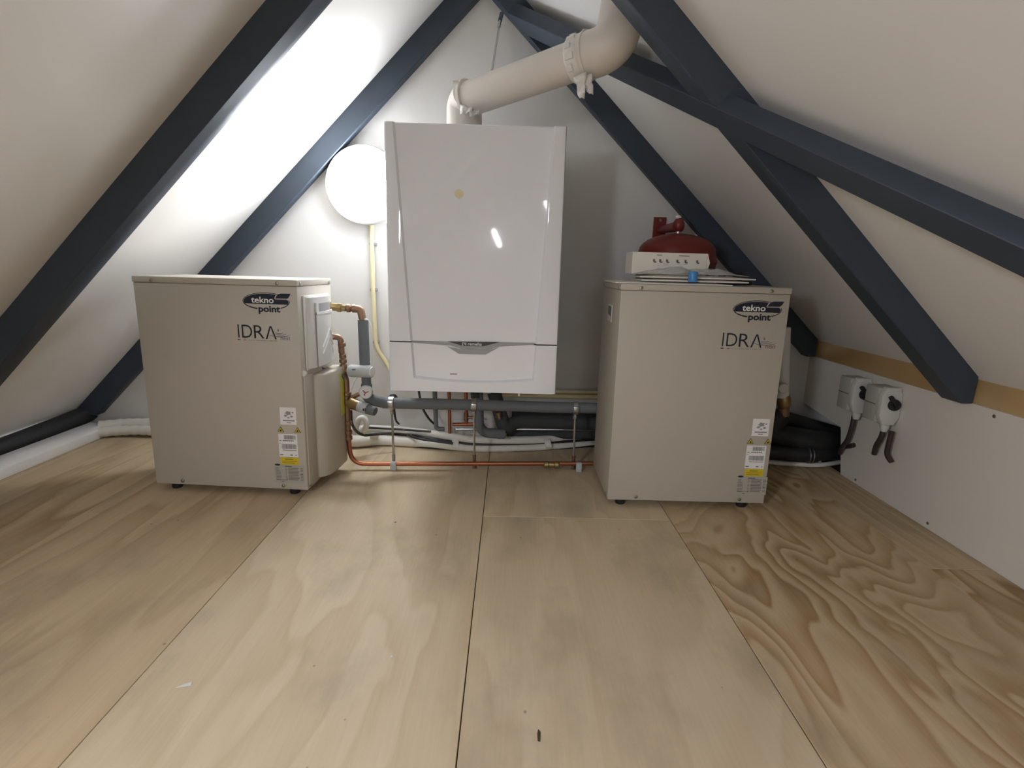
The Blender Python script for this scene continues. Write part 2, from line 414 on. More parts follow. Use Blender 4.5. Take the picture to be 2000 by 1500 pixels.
# ------------------------------------------------------------------ lamps
def bulkhead(name, pos, nrm, rad, label, cover, rear=False):
    t = thing(name, label, 'lamp', pos)
    MB().lathe(pos, nrm, [(0.0, rad*0.97), (0.010, rad), (0.034, rad), (0.041, rad*0.975), (0.041, rad*0.93)], 64).build('rim', M['white'], t)
    prof = [(0.036, rad*0.935), (0.044, rad*0.93)]
    for k in range(1, 9):
        a = k/8*math.pi/2
        prof.append((0.044+0.027*math.sin(a), rad*0.93*math.cos(a)))
    MB().lathe(pos, nrm, prof, 64).build('cover', cover, t)
    return t
lp = at_y(713, 368, YW)
bulkhead('bulkhead_lamp', Vector((lp.x+.004, YW, lp.z+.008)), (0, -1, 0), 0.140, 'lit round white lamp on the gable wall beside the boiler', M['opal'])
nR = Vector((-math.sin(SR), 0, -math.cos(SR))); nL = Vector((math.sin(SL), 0, -math.cos(SL)))
bulkhead('bulkhead_lamp', slope_pt(-1, -0.86, -0.54), nL, 0.140, 'added round fill lamp on the left slope, unseen behind the camera', M['added_rear'])  # added lamp, brightens the right slope and the low wall
bulkhead('bulkhead_lamp', slope_pt(1, 0.42, -1.92), nR, 0.140, 'unseen round fill lamp on the right slope far behind the camera', M['unseen_far'])  # unseen lamp, kept close enough to brighten the boiler and unit fronts

# invented batten lamp on the far gable, placed to glint in the boiler front
_d = ray(970, 465); _h = CAM+_d*(1.612/_d.y); _r = Vector((_d.x, -_d.y, _d.z)); _c = _h+_r*((YR+.03-_h.y)/_r.y)
t = thing('added_batten', 'added slim tilted batten lamp on the far gable wall, unseen behind the camera', 'lamp', _c)
_dir = Vector((.095, 0, -.22)).normalized()
MB().tube([_c-_dir*.13-Vector((0, .012, 0)), _c+_dir*.13-Vector((0, .012, 0))], .022, 12).build('housing', M['white'], t)
MB().tube([_c-_dir*.12, _c-_dir*.09, _c+_dir*.09, _c+_dir*.12], [.01, .024, .024, .01], 16).build('diffuser', M['unseen_far'], t)

# ------------------------------------------------------------------ boiler
BX, BY, BZ, BWD, BH = -0.353, 1.6008, 0.327, 0.5, 0.75
boiler = thing('wall_boiler', 'tall glossy white wall-hung gas boiler in the middle of the gable wall', 'boiler', (BX, BY, BZ))
SEAM = 0.148
b = MB(); b.box((0.004, 0.024, 0.004), (BWD-.004, 0.545, BH-.003)); b.build('casing', M['boiler'], boiler, True, bevel=0.006)
MB().box((0.002, 0.012, SEAM-.006), (BWD-.002, 0.03, SEAM+.004)).build('joint', M['boiler_inner'], boiler, True)
def lx(z): # left and right edge of the sunk middle field at height z
    t = (BH-z)/(BH-0.03); return 0.024+0.050*t, BWD-0.031-0.037*t
def front_row(z, d=0.011, y0=0.0, n=12, sunk=True):
    a, c = lx(z); r = [(0.0, 0.03, z), (0.0, 0.010, z), (0.003, y0+.003, z), (0.010, y0, z), (a, y0, z)]
    dd = d if sunk else 0
    r.append((a+.005, y0+dd, z))
    for k in range(1, n): r.append((a+.005+(c-a-.010)*k/n, y0+dd, z))
    r += [(c-.005, y0+dd, z), (c, y0, z), (BWD-.010, y0, z), (BWD-.003, y0+.003, z), (BWD, 0.010, z), (BWD, 0.03, z)]
    return r
b = MB(); rows = [[(p[0], 0.03, p[2]) for p in front_row(SEAM+.002)], front_row(SEAM+.002), front_row(0.45), front_row(BH-.003), [(p[0], p[1]+.003, BH) for p in front_row(BH)], [(p[0], 0.03, BH) for p in front_row(BH)]]
b.grid(rows); b.build('front_panel', M['boiler'], boiler, True, angle=28)
# lower door with the sunk field ending on a curved ledge
b = MB(); rows = [[(p[0], 0.03, p[2]) for p in front_row(SEAM-.002)], front_row(SEAM-.002), front_row(0.10), front_row(0.06)]
def ledge(base, sunk):
    r = front_row(base, sunk=sunk); out = []
    a, c = lx(base)
    for p in r:
        t = (p[0]-a)/(c-a); dz = -0.011*(1-(2*t-1)**2) if 0 <= t <= 1 else 0
        out.append((p[0], p[1], p[2]+dz))
    return out
rows += [ledge(0.046, True), ledge(0.040, False), front_row(0.015, sunk=False), front_row(0.0, sunk=False), [(p[0], 0.03, 0) for p in front_row(0, sunk=False)]]
b.grid(rows); door = b.build('lower_door', M['boiler'], boiler, True, angle=28)
def bl(px, py, y):  # picture -> boiler frame on plane y
    p = at_y(px, py, BY+y); return Vector((p.x-BX, y, p.z-BZ))
# handle band, recess and dark display strip
b = MB(); f = 0.0095
pts = [(803, 666.5), (878, 667.5), (972, 668), (1046, 669.5), (1042, 673.5), (975, 677), (952, 684), (905, 683), (880, 675), (806, 669.5)]
b.prism([bl(x, y, f) for x, y in pts], (0, .004, 0)); b.build('handle_band', M['boiler_grey'], door, True)
b = MB(); pts = [(874, 677), (903, 687), (953, 688), (973, 679.5), (966, 690), (948, 692), (900, 692)]
pts = [(873, 676.5), (896, 691), (948, 692.5), (975, 678), (956, 683.5), (903, 683)]
b.prism([bl(x, y, f-.001) for x, y in pts], (0, .004, 0)); b.build('grip_recess', M['boiler_grey'], door, True)
b = MB(); pts = [(874, 666.8), (976, 668), (944, 676.5), (905, 676)]
b.prism([bl(x, y, f-.002) for x, y in pts], (0, .003, 0)); disp = b.build('display_strip', M['boiler_dark'], door, True)
b = MB()
o1 = bl(914, 674.8, f-.0026); o2 = bl(941, 669.8, f-.0026)
pf = lambda x, y: Vector((x, f-.0026, y))
text_into(b, 'remeha', o1.x, o2.x, o1.z, o2.z+.001, pf, 0.01)
q = bl(902.5, 674.8, f-.0026); q2 = bl(910.5, 669.2, f-.0026)
for x0, x1, z0, z1 in ((0, .15, 0, 1), (0, .62, .85, 1), (0, .45, 0, .15), (.5, .62, .45, 1), (.62, 1, .85, 1), (.86, 1, 0, 1), (.45, .86, .42, .56)):
    b.face([pf(q.x+(q2.x-q.x)*x, q.z+(q2.z-q.z)*z) for x, z in ((x0, z0), (x1, z0), (x1, z1), (x0, z1))])
b.build('lettering', M['white'], disp, True, flat=True)['label'] = 'white brand lettering on the dark strip'
b = MB(); p = bl(879, 730.4, .0108); q = bl(893, 730.6, .0108)
b.box((p.x, .0104, p.z-.0012), (q.x, .0118, p.z+.0012)); b.build('red_line', M['red'], door, True)
p = bl(896.5, 378.5, .0110)
MB().lathe(p, (0, -1, 0), [(0, .0128), (.0012, .0128)], 28).build('round_sticker', M['yellow_dot'], boiler, True)['label'] = 'pale yellow round sticker'
# pale frame and connections under the boiler
b = MB(); b.box((0.0, 0.49, -0.040), (0.12, 0.52, 0.012)); b.box((-.012, .50, -.012), (.02, .53, .03)); b.build('mounting_frame', M['conduit'], boiler, True, bevel=.003)
b = MB(); b.lathe((0.39, 0.02, 0.0), (0, 0, -1), [(0, .003), (.012, .003)], 8); b.build('latch', M['white'], boiler, True)

# ------------------------------------------------------------------ flue
flue = thing('flue_pipe', 'thick cream white flue pipe rising from the boiler top through the right slope', 'flue', (-0.15, 1.80, 1.077))
e0 = at_y(909, 196, 1.80); e1 = at_y(1134, 115, 1.575)
ax = (e1-e0).normalized(); FR = 0.0485
top = slope_pt(1, 0.262, 1.535, -0.03)
base = Vector((e0.x-.004, 1.815, 1.077))
c0 = e0 - ax*0.015
b = MB(); b.tube([e0, e1], FR, 40); b.build('straight_pipe', M['flue'], flue)
def bend(pts, r0): return elbow_path(pts, r0, 12)
b = MB(); k0 = Vector((base.x, base.y, e0.z-.012))
b.tube(bend([base, Vector((base.x, base.y, k0.z)), e0+ax*0.015], 0.075), FR+.0055, 40); b.build('lower_elbow', M['flue'], flue)
b = MB(); k1 = e1+ax*0.100; k2 = at_y(1226, -46, 1.575)
b.tube(bend([e1-ax*.01, k1, k2], 0.070), FR+.0075, 44); b.build('upper_elbow', M['flue'], flue)
def ring(c, a, r, h, prof=None): return MB().lathe(c-a*h/2, a, [(0, r*.97), (h*.12, r), (h*.88, r), (h, r*.97)], 44)
ring(e0+ax*.012, ax, FR+.008, .012).build('collar', M['flue'], flue)
def clamp(c, a, r, name):
    cl = ring(c, a, r, .034).build(name, M['tape'], flue)
    u = a.cross(Vector((0, 0, 1))).normalized(); v = u.cross(a).normalized()
    if v.z < 0: v = -v
    rnd = random.Random(int(c.x*1000))
    # raised blocks of the clamp band
    for k in range(9):
        an = math.radians(-35+k*26); d = (-u if u.y > 0 else u)*math.cos(an)+v*math.sin(an)
        t = a.cross(d)
        mt = Matrix(((t.x, d.x, a.x, (c+d*r).x), (t.y, d.y, a.y, (c+d*r).y), (t.z, d.z, a.z, (c+d*r).z), (0, 0, 0, 1)))
        hw = rnd.uniform(.005, .010)
        MB().box((-hw, -.003, -.012), (hw, .0038, .012 if k % 2 else .004), mt).build('clamp_block', M['tape'], cl, bevel=.001, seg=1)
    return cl, u, v
cl, u, v = clamp(e1-ax*.004, ax, FR+.0085, 'clamp_band')
ring(e1+ax*.022, ax, FR+.0095, .010).build('collar', M['flue'], flue)
def flag(c, dirs, w, name='tape_end', par=None):
    """a crumpled tail of tape hanging from the clamp"""
    d, s_, n_ = dirs; rows = []
    for i in range(6):
        t = i/5; wob = 0.006*math.sin(i*2.3)
        rows.append([c+d*(t*w*1.6)+s_*(w*(.5-.30*t)*k)+n_*(wob*k+0.005*math.sin(i*1.7+k*2)) for k in (-1, -.5, 0, .5, 1)])
    bb = MB(); bb.grid(rows); o = bb.build(name, M['tape'], par or flue, angle=60)
    sm = o.modifiers.new('s', 'SOLIDIFY'); sm.thickness = .0025
    return o
dn = Vector((0, 0, -1))
flag(at_y(1133, 146, 1.525), (dn*1.0+ax*.16, ax, Vector((0, -1, 0))), .036)
flag(at_y(1146, 148, 1.53), ((dn*.9+ax*.30).normalized(), ax, Vector((0, -1, 0))), .030)
b = MB(); p = at_y(1143, 68, 1.56); b.box(p-Vector((.009, .008, .012)), p+Vector((.010, .010, .012))); b.build('clamp_lug', M['flue'], flue, bevel=.003)
flag(at_y(900, 214, 1.74), ((dn*.25+ax).normalized(), dn, Vector((0, -1, 0))), .028)
flag(at_y(918, 222, 1.74), ((dn*.15+ax).normalized(), dn, Vector((0, -1, 0))), .022)
b = MB(); p = at_y(893, 172, 1.76); b.tube(smooth_path([p+Vector((-.012, 0, .014)), p+Vector((.004, 0, .012)), p+Vector((.006, 0, -.02))]), .005, 8); b.build('clamp_lug', M['flue'], flue)
# roof collar where the flue leaves
# hanger rod
hp, hq = at_y(977, 38, 2.02), at_y(959.5, 146, 1.83)
t = thing('hanger_rod', 'thin threaded metal rod hanging from the rafters to the flue pipe', 'rod', hq)
MB().tube([hp, hq], .0032, 8).build('rod', M['steel'], t)
MB().tube([hp.lerp(hq, .02), hp.lerp(hq, .16)], .0055, 6).build('coupling_nut', M['steel'], t)
MB().tube([hp+Vector((0.004, .02, .025)), hp.lerp(hq, .03)], .007, 10).build('rod_anchor', M['beam'], t)

# ------------------------------------------------------------------ yellow conduit of the lamp
t = thing('lamp_conduit', 'pale yellow cable conduit running down from the round lamp to the boiler', 'conduit', at_y(745, 715, YW-.012))
path = [at_y(x, y, YW-.010) for x, y in ((726, 440), (727, 490), (729, 560), (731, 610), (733, 655), (738, 682), (752, 704), (762, 722))]
MB().tube(smooth_path(path), .0082, 12).build('tube', M['conduit'], t)
for x, y in ((731, 477), (732, 566), (735.5, 668)):
    p = at_y(x, y, YW-.008)
    MB().box(p+Vector((-.018, -.006, -.005)), p+Vector((.010, .008, .005))).build('clip', M['steel'], t, bevel=.002)

# ------------------------------------------------------------------ the two floor-standing cooling units
def unit(ox, oy, yaw, W, H, D, cover_p, label, logo_ink, zoff, housing, slot):
    t = thing('cooling_unit', label, 'cooling unit', (ox, oy, 0), yaw, 'cream sheet-metal cooling units')
    F = 0.022; TOP = F+H
    body = MB().box((0, 0, F), (W, D, TOP-.018)).build('body', M['case'], t, True, bevel=.003)
    lid = MB().box((-.0015, -.0015, TOP-.0175), (W+.0015, D+.0015, TOP)).build('lid', M['case'], t, True, bevel=.0025)
    for x in (.045, W-.055):
        for y in (.03, D-.03):
            MB().lathe((x, y, 0), (0, 0, 1), [(0, .0135), (.004, .015), (F, .0135)], 18).build('foot', M['rubber'], t, True)
    def screw(p, n): MB().lathe(p, n, [(0, .0055), (.002, .005), (.003, .003)], 10).build('screw', M['screw'], t, True)
    for x, z in ((.055, TOP-.0105), (W-.055, TOP-.0105), (.085, F+.012), (W-.075, F+.012)): screw((x, -.001, z), (0, -1, 0))
    for sx, nx in ((-.001, -1), (W+.001, 1)):
        for y, z in ((.02, TOP-.011), (D-.02, TOP-.011), (.018, F+.012)): screw((sx, y, z), (nx, 0, 0))
    # emblem, in units of the printed logo
    S = .0001245
    zc = TOP-.061
    def lp_(x, y, lift=-.0006): return Vector((.385+zoff[0]+(x-1035)*S, lift, zc-(y-400)*S))
    ell = lambda a, rx=545, ry=198, cx=1035, cy=402: (cx+rx*math.cos(a), cy-ry*math.sin(a))
    b = MB()
    # outline ring, open at the bottom where the second word sits
    def arc(a0, a1, w0, w1, n=40):
        r1 = []; r2 = []
        for k in range(n+1):
            a = a0+(a1-a0)*k/n; w = w0+(w1-w0)*k/n; x, y = ell(a); x2, y2 = ell(a, 545-w, 198-w)
            r1.append(lp_(x, y)); r2.append(lp_(x2, y2))
        b.grid([r1, r2])
    arc(math.radians(55), math.radians(180), 14, 14); arc(math.radians(180), math.radians(246), 14, 34)
    arc(math.radians(0), math.radians(12), 14, 14); arc(math.radians(-52), 0, 26, 14)
    b.build('emblem_outline', logo_ink, body, True, flat=True)
    b = MB()
    th = [math.radians(a) for a in range(-20, 201, 4)]
    poly = [ell(a, 522, 172) for a in th if ell(a, 522, 172)[1] <= 458]
    poly = [(x, y) for x, y in poly if not (x > 1225 and y < 352)] 
    poly = sorted(poly, key=lambda q_: -math.atan2(402-q_[1], q_[0]-1035))
    right = [q_ for q_ in poly if q_[0] > 1035]; left = [q_ for q_ in poly if q_[0] <= 1035]
    outline = [(520, 458)] + [ell(math.radians(a), 522, 172) for a in range(176, 63, -4)] + [(1225, 335), (1250, 352), (1510, 352), (1545, 375), (1557, 410), (1535, 465)]
    b.face([lp_(x, y) for x, y in outline]); b.build('emblem_fill', logo_ink, body, True, flat=True)
    b = MB(); b.face([lp_(x, y) for x, y in ((1250, 332), (1285, 270), (1325, 236), (1380, 218), (1612, 213), (1575, 285), (1530, 330))]); b.build('emblem_leaf', logo_ink, body, True, flat=True)
    b = MB(); text_into(b, 'tekno', 690, 1212, -440, -300, lambda x, y: lp_(x, -y, -.0011), .018); b.build('lettering', M['paper'], body, True, flat=True)
    b = MB(); text_into(b, 'point', 845, 1352, -690, -500, lambda x, y: lp_(x, -y, -.0009), .035); b.build('lettering', logo_ink, body, True, flat=True)
    b = MB(); text_into(b, 'I', 322, 352, -1245, -938, lambda x, y: lp_(x, -y), .0)
    text_into(b, 'D', 415, 660, -1245, -945, lambda x, y: lp_(x, -y), -.004); text_into(b, 'R', 700, 940, -1250, -950, lambda x, y: lp_(x, -y), -.004)
    text_into(b, 'Λ', 968, 1225, -1260, -960, lambda x, y: lp_(x, -y), -.004)
    b.build('lettering', logo_ink, body, True, flat=True)
    b = MB(); text_into(b, 'next', 1320, 1545, -1272, -1195, lambda x, y: lp_(x, -y), .0); b.build('lettering', M['ink_red'] if slot else M['ink_soft'], body, True, flat=True)
    b = MB()
    for (cx, cy, rx, ry, a0, a1, w_) in ((1290, 1120, 275, 72, 190, 352, 15), (1300, 1100, 190, 50, 200, 350, 13), (1290, 1085, 110, 34, 200, 350, 13)):
        r1 = []; r2 = []
        for k in range(25):
            a = math.radians(a0+(a1-a0)*k/24); r1.append(lp_(cx+rx*math.cos(a), cy-ry*math.sin(a))); r2.append(lp_(cx+(rx)*math.cos(a), cy-(ry+w_)*math.sin(a)))
        b.grid([r1, r2])
    b.face([lp_(x, y) for x, y in ((1270, 1010), (1288, 1060), (1276, 1080), (1258, 1078), (1254, 1060))])
    b.build('swirl_print', M['ink_soft'], body, True, flat=True)
    b = MB()
    for x0, x1 in ((300, 368),): b.face([lp_(x, y) for x, y in ((x0, 1302), (x1, 1302), (x1, 1284), (x0, 1284))])
    b.build('flag_print', logo_ink, body, True, flat=True)
    b = MB(); b.face([lp_(x, y) for x, y in ((445, 1306), (510, 1306), (510, 1288), (445, 1288))]); b.build('flag_print', M['ink_red'], body, True, flat=True)
    b = MB(); x = 552
    rr = random.Random(3)
    while x < 1225:
        w_ = rr.uniform(12, 22); b.face([lp_(x, 1309), lp_(x+w_, 1309), lp_(x+w_, 1290), lp_(x, 1290)]); x += w_+rr.choice((5, 5, 6, 22))
    b.build('fine_print', M['ink_mid'], body, True, flat=True)
    # stickers (frame: metres on the front sheet)
    dx, dz = zoff[1], zoff[2]
    def stick(name, x0, x1, z0, z1, m, lift=.0004):
        return MB().box((x0+dx, -lift-.0003, z0+dz), (x1+dx, -.0001, z1+dz)).build(name, m, body, True, flat=True)
    def bars(par, rects, m, lift=.0010, name='print'):
        bb = MB()
        for x0, x1, z0, z1 in rects: bb.face([(x0+dx, -lift, z0+dz), (x1+dx, -lift, z0+dz), (x1+dx, -lift, z1+dz), (x0+dx, -lift, z1+dz)])
        return bb.build(name, m, par, True, flat=True)
    rr = random.Random(11)
    s1 = stick('warning_sticker', .403, .452, .2265, .279, M['paper'])
    bars(s1, [(.411, .447, .2375, .2405), (.422, .4355, .2318, .2340)], M['ink_grey'])
    bb = MB()
    for (cx, cz, r_) in ((.428, .262, .011), (.420, .254, .006), (.438, .252, .0055), (.442, .264, .004), (.4285, .248, .004)):
        bb.face([(cx+dx+r_*math.cos(a*math.pi/5)*(1 if a % 2 else .62), -.0010-.00005*r_*1000, cz+dz+r_*.7*math.sin(a*math.pi/5)*(1 if a % 2 else .62)) for a in range(10)])
    bb.build('print', M['ink_mid'], s1, True, flat=True)
    for cx in (.4025, .4535):
        f_ = lambda r_, l_: [(cx+dx+r_*math.cos(a)*1.03, -l_, .2085+dz+r_*math.sin(a)) for a in (math.pi/2, math.pi/2+2.094, math.pi/2+4.189)]
        tr = MB().prism(f_(.0115, .0006), (0, .0004, 0)).build('hazard_triangle', M['ink'], body, True, flat=True)
        bb = MB(); bb.face(f_(.0088, .0009)); bb.build('triangle_field', M['yellow'], tr, True, flat=True)
        bb = MB(); bb.face([(cx+dx+u_, -.0012, .2085+dz+v_) for u_, v_ in ((-.0025, -.003), (.0025, -.003), (.0028, 0), (.0008, .0045), (0, .002), (-.0028, .0005))]); bb.build('flame_print', M['ink'], tr, True, flat=True)
    s2 = stick('barcode_sticker', .394, .451, .126, .1975, M['paper'])
    def code(x0, x1, z0, z1):
        out = []; x = x0
        while x < x1:
            w_ = rr.choice((.0004, .0006, .0010)); out.append((x, min(x+w_, x1), z0, z1)); x += w_+rr.choice((.0004, .0005, .0008))
        return out
    bars(s2, code(.411, .446, .1815, .194), M['ink_grey'], name='barcode'); bars(s2, code(.403, .447, .1515, .1665), M['ink_grey'], name='barcode')
    bars(s2, [(.408+.0055*k, .4125+.0055*k, .1755, .1785) for k in range(6)]+[(.397, .403, .1755, .1775), (.396, .401, .168, .1695), (.405, .447, .1465, .1482), (.396, .406, .131, .134), (.427, .435, .131, .134), (.443, .446, .131, .134)], M['ink_grey'])
    s3 = stick('caution_sticker', .3965, .4515, .102, .1245, M['yellow'])
    bars(s3, [(.410, .434, .1175, .1205), (.401, .447, .112, .1135), (.401, .440, .1065, .1085)], mat('caution print', srgb(150, 128, 30), .5), name='print')
    s4 = stick('rating_plate', .3755, .4665, .044, .100, M['silver'])
    rows_ = []
    for k in range(9):
        z = .090-k*.0046
        rows_ += [(.379, .379+rr.uniform(.010, .020), z, z+.0016), (.409, .409+rr.uniform(.004, .008), z, z+.0016), (.418, .452-rr.uniform(0, .006), z, z+.0022), (.455, .463, z, z+.0018)]
    rows_ += [(.408, .430, .0945, .0975), (.380, .415, .052, .0535), (.396, .404, .0465, .048)]
    bars(s4, rows_, M['ink_grey'])
    bb = MB(); bb.face([(.386+dx+.0085*math.cos(a*math.pi/10), -.0012, .1005+dz+.003*math.sin(a*math.pi/10)) for a in range(20)]); bb.build('plate_emblem', M['ink'], s4, True, flat=True)
    # rounded compressor cover low on the right side
    p = cover_p; z0, z1 = F+.012, .366
    prof = [(W-.004, .066), (W+p*.30, .070), (W+p*.60, .080), (W+p*.82, .096), (W+p*.95, .120), (W+p, .150), (W+p, D-.02), (W+p*.9, D-.006), (W-.004, D-.004)]
    b = MB(); b.prism([(x, y, z0) for x, y in prof], (0, 0, z1-z0)); cov = b.build('side_cover', M['case'], t, True, bevel=.006, angle=50)
    b = MB(); b.box((W-.001, .010, z0), (W+.004, .070, z1+.006)); b.build('cover_flange', M['case'], t, True, bevel=.003)
    b = MB(); b.box((W+p-.001, .190, .205), (W+p+.0008, .226, .345)); b.build('yellow_label', mat('yellow-green label', srgb(206, 206, 92), .5), cov, True)
    if slot:
        b = MB(); b.box((-.0015, .115, TOP-.118), (.001, .180, TOP-.066)); sl = b.build('grip_plate', M['case_plastic'], t, True, bevel=.001)
        b = MB(); b.prism([(-.0022, .122, TOP-.102), (-.0022, .172, TOP-.096), (-.0022, .172, TOP-.072), (-.0022, .122, TOP-.072)], (.001, 0, 0)); b.build('grip_opening', M['ink_grey'], sl, True)
    if housing:
        z0, z1 = .388, .598
        b = MB(); b.box((W, .030, z0-.004), (W+.006, .215, z1+.004)); hb = b.build('housing_plate', M['case_plastic'], t, True, bevel=.002)
        n = 24; prof = [(W+.005+.021*math.sin(math.pi*k/n)**.45, .036+.172*k/n) for k in range(n+1)]
        b = MB(); b.prism([(x, y, z0) for x, y in prof], (0, 0, z1-z0)); h = b.build('control_housing', M['case_plastic'], t, True, bevel=.0015, seg=1, angle=40)
        hx = lambda y: W+.005+.021*math.sin(math.pi*(y-.036)/.172)**.45
        # grip opening framed by a ledge
        def strip(ya, yb, za, zb, lift, m, name, n_=8):
            bb = MB(); lo = [(hx(ya+(yb-ya)*k/n_)+lift, ya+(yb-ya)*k/n_, za) for k in range(n_+1)]; hi = [(x, y, zb) for x, y, _ in lo]
            lo2 = [(x-.004, y, za) for x, y, _ in lo]; hi2 = [(x-.004, y, zb) for x, y, _ in lo]
            bb.grid([lo2, lo, hi, hi2]); return bb.build(name, m, h, True)
        strip(.080, .192, .553, .578, .0010, M['boiler_grey'], 'grip_recess')
        strip(.066, .198, .546, .553, .006, M['white'], 'grip_ledge'); strip(.066, .078, .553, .580, .005, M['white'], 'grip_ledge')
        strip(.066, .198, .392, .5455, .0035, M['case_plastic'], 'housing_cover')
        for dz_ in (0, -.020):
            bb = MB(); m_ = []
            for (ya, za), (yb, zb) in (((.092, .446), (.148, .496)), ((.148, .496), (.194, .462))):
                bb.tube([(hx(ya)+.0042, ya, za+dz_), (hx((ya+yb)/2)+.0042, (ya+yb)/2, (za+zb)/2+dz_), (hx(yb)+.0042, yb, zb+dz_)], .0026, 8)
            bb.build('chevron', M['white'], h, True)
        bb = MB(); bb.box((hx(.19)+.001, .186, .415), (hx(.19)+.004, .191, .432)); bb.build('slot', M['ink_grey'], h, True)
        b = MB(); b.lathe((W+.002, .018, .380), (0, -1, 0), [(0, .008), (.012, .008)], 10); b.build('cover_catch', M['case_plastic'], t, True)
    return t, body
uL, bodyL = unit(-1.068, 1.580, -.06, .475, .625, .250, .040, 'cream cooling unit on the left with pipework on its side', M['ink'], (0, 0, 0), True, False)
uR, bodyR = unit(.309, 1.532, -.005, .471, .639, .293, .030, 'cream cooling unit on the right with a carton on its lid', M['ink'], (-.002, .006, .006), False, True)
# ------------------------------------------------------------------ pipework beside the left unit
PY = 1.78
P = lambda x, y, Y=PY: at_y(x, y, Y)
MX = 1068.19
def mpp(Y): return Y*1.03/MX      # metres per picture pixel at that distance, roughly
t = thing('insulated_supply_pipe', 'grey insulated pipe with brass union and round gauge beside the left unit', 'pipe', (-.49, PY, .24))
MB().lathe(P(641, 598), (P(672, 602)-P(641, 598)), [(0, .018), (.008, .018), (.009, .0135), (.030, .0135), (.031, .016), (.043, .016), (.044, .011), (.056, .011)], 6).build('brass_union', M['brass'], t)
MB().tube(elbow_path([P(660, 601), P(703, 603.5), P(709, 634)], .02), .0085, 14).build('copper_pipe', M['copper_old'], t)
for x, y in ((681, 602), (692, 602.6)):
    p = P(x, y); MB().lathe(p-Vector((.008, 0, 0)), (1, 0, 0), [(0, .0105), (.003, .0135), (.012, .0135), (.016, .0105)], 14).build('fitting_nut', M['copper_old'], t)
MB().tube(elbow_path([P(694, 603), P(704, 604.5), P(708, 622)], .012), .0125, 14).build('copper_elbow', M['copper_old'], t)
MB().tube([P(709, 625), P(713, 722)], .0170, 20).build('insulation_sleeve', M['foam'], t)
MB().tube([P(715, 728), P(716, 760)], .0155, 20).build('insulation_sleeve', M['foam'], t)
MB().tube(elbow_path([P(716, 750), P(717, 779), P(752, 787, 1.815)], .035, 10), .0185, 20).build('insulated_elbow', M['foam'], t)
g = P(715, 766, PY-.024)
gd = thing  # gauge is a part of the pipe
ga = MB().lathe(g+Vector((0, .012, 0)), (-.12, -1, .05), [(0, .021), (.010, .0225), (.015, .0225), (.016, .020)], 30).build('gauge', M['grey_plastic'], t)
MB().lathe(g+Vector((-.0005, -.0045, 0.0005)), (-.12, -1, .05), [(0, .0195), (.0008, .0195)], 30).build('dial', M['dial'], ga)
for an in (20, 140, 250): 
    d = Vector((math.cos(math.radians(an)), -.0, math.sin(math.radians(an))))
    MB().tube([g+Vector((-.001, -.0068, 0)), g+Vector((-.001, -.0068, 0))+d*.011], .0014, 6).build('needle', M['red'], ga)
# actuator across the pipe
a0, a1 = P(683, 724, 1.775), P(726, 726, 1.75)
act = thing('valve_actuator', 'horizontal light grey cylindrical valve actuator above the round gauge', 'actuator', (a0+a1)/2)
MB().tube([a0.lerp(a1, k) for k in (0, .06, .92, 1.0)], [.018, .0205, .0205, .019], 28).build('cylinder', M['grey_plastic'], act)
dd = (a1-a0).normalized()
MB().tube([a1, a1+dd*.004], [.017, .015], 28).build('end_cap', M['dial'], act)
p = a0.lerp(a1, .28)+Vector((0, -.0185, .008)); MB().box(p-Vector((.006, .003, .002)), p+Vector((.006, .003, .003))).build('window', M['ink_grey'], act)

t = thing('copper_return_pipe', 'tarnished copper pipe with fittings running down the left unit and along the floor', 'pipe', (-.525, PY, 0))
MB().lathe(P(643, 657), (1, 0, 0), [(0, .019), (.005, .019), (.006, .012), (.014, .012)], 16).build('wall_flange', M['steel'], t)
MB().tube(elbow_path([P(648, 657.5), P(665, 658.5), P(667.5, 690)], .016), .0098, 16).build('copper_elbow', M['copper_old'], t)
MB().tube([P(667, 668), P(671, 722)], .0070, 14).build('copper_pipe', M['copper_old'], t)
for y0, y1, r in ((669, 677, .0125), (691, 700, .0115), (701, 709, .0125), (711, 735, .0118)):
    f_ = lambda y: P(667.3+(y-668)*.075, y)
    MB().tube([f_(y0), f_(y0+1.5), f_(y1-1.5), f_(y1)], [r*.85, r, r, r*.85], 14).build('fitting_nut', M['copper_old'], t)
MB().tube([P(671, 724), P(686, 726, 1.777)], .0100, 14).build('tee_branch', M['copper_old'], t)
MB().tube([P(672, 730), P(676, 745), P(677, 775), P(680, 856)], .0105, 16).build('down_pipe', M['copper_old'], t)
for y in (769, 784, 826, 844, 855):
    MB().tube([P(677.5+(y-775)*.03, y-4), P(677.5+(y-775)*.03, y-2.5), P(677.6+(y-775)*.03, y+2.5), P(677.6+(y-775)*.03, y+4)], [.0125, .0145, .0145, .0125], 14).build('fitting_nut', M['copper_old'], t)
CY = 1.80
cp = [P(680.5, 850, PY), P(681.5, 870, PY), Vector((-.468, CY-.005, .021)), Vector((-.30, CY, .022)), Vector((.31, CY+.03, .026))]
MB().tube(elbow_path([cp[0], Vector((cp[1].x+.003, PY+.005, .021)), cp[4]], .062, 14), .0078, 16).build('floor_pipe', M['copper'], t)
p = P(1077, 907.5, CY+.02)
MB().tube([p+Vector((x, 0, 0)) for x in (-.028, -.024, -.012, -.010, .010, .012, .024, .028)], [.009, .0125, .0125, .010, .010, .013, .013, .009], 14).build('compression_joint', M['brass'], t)
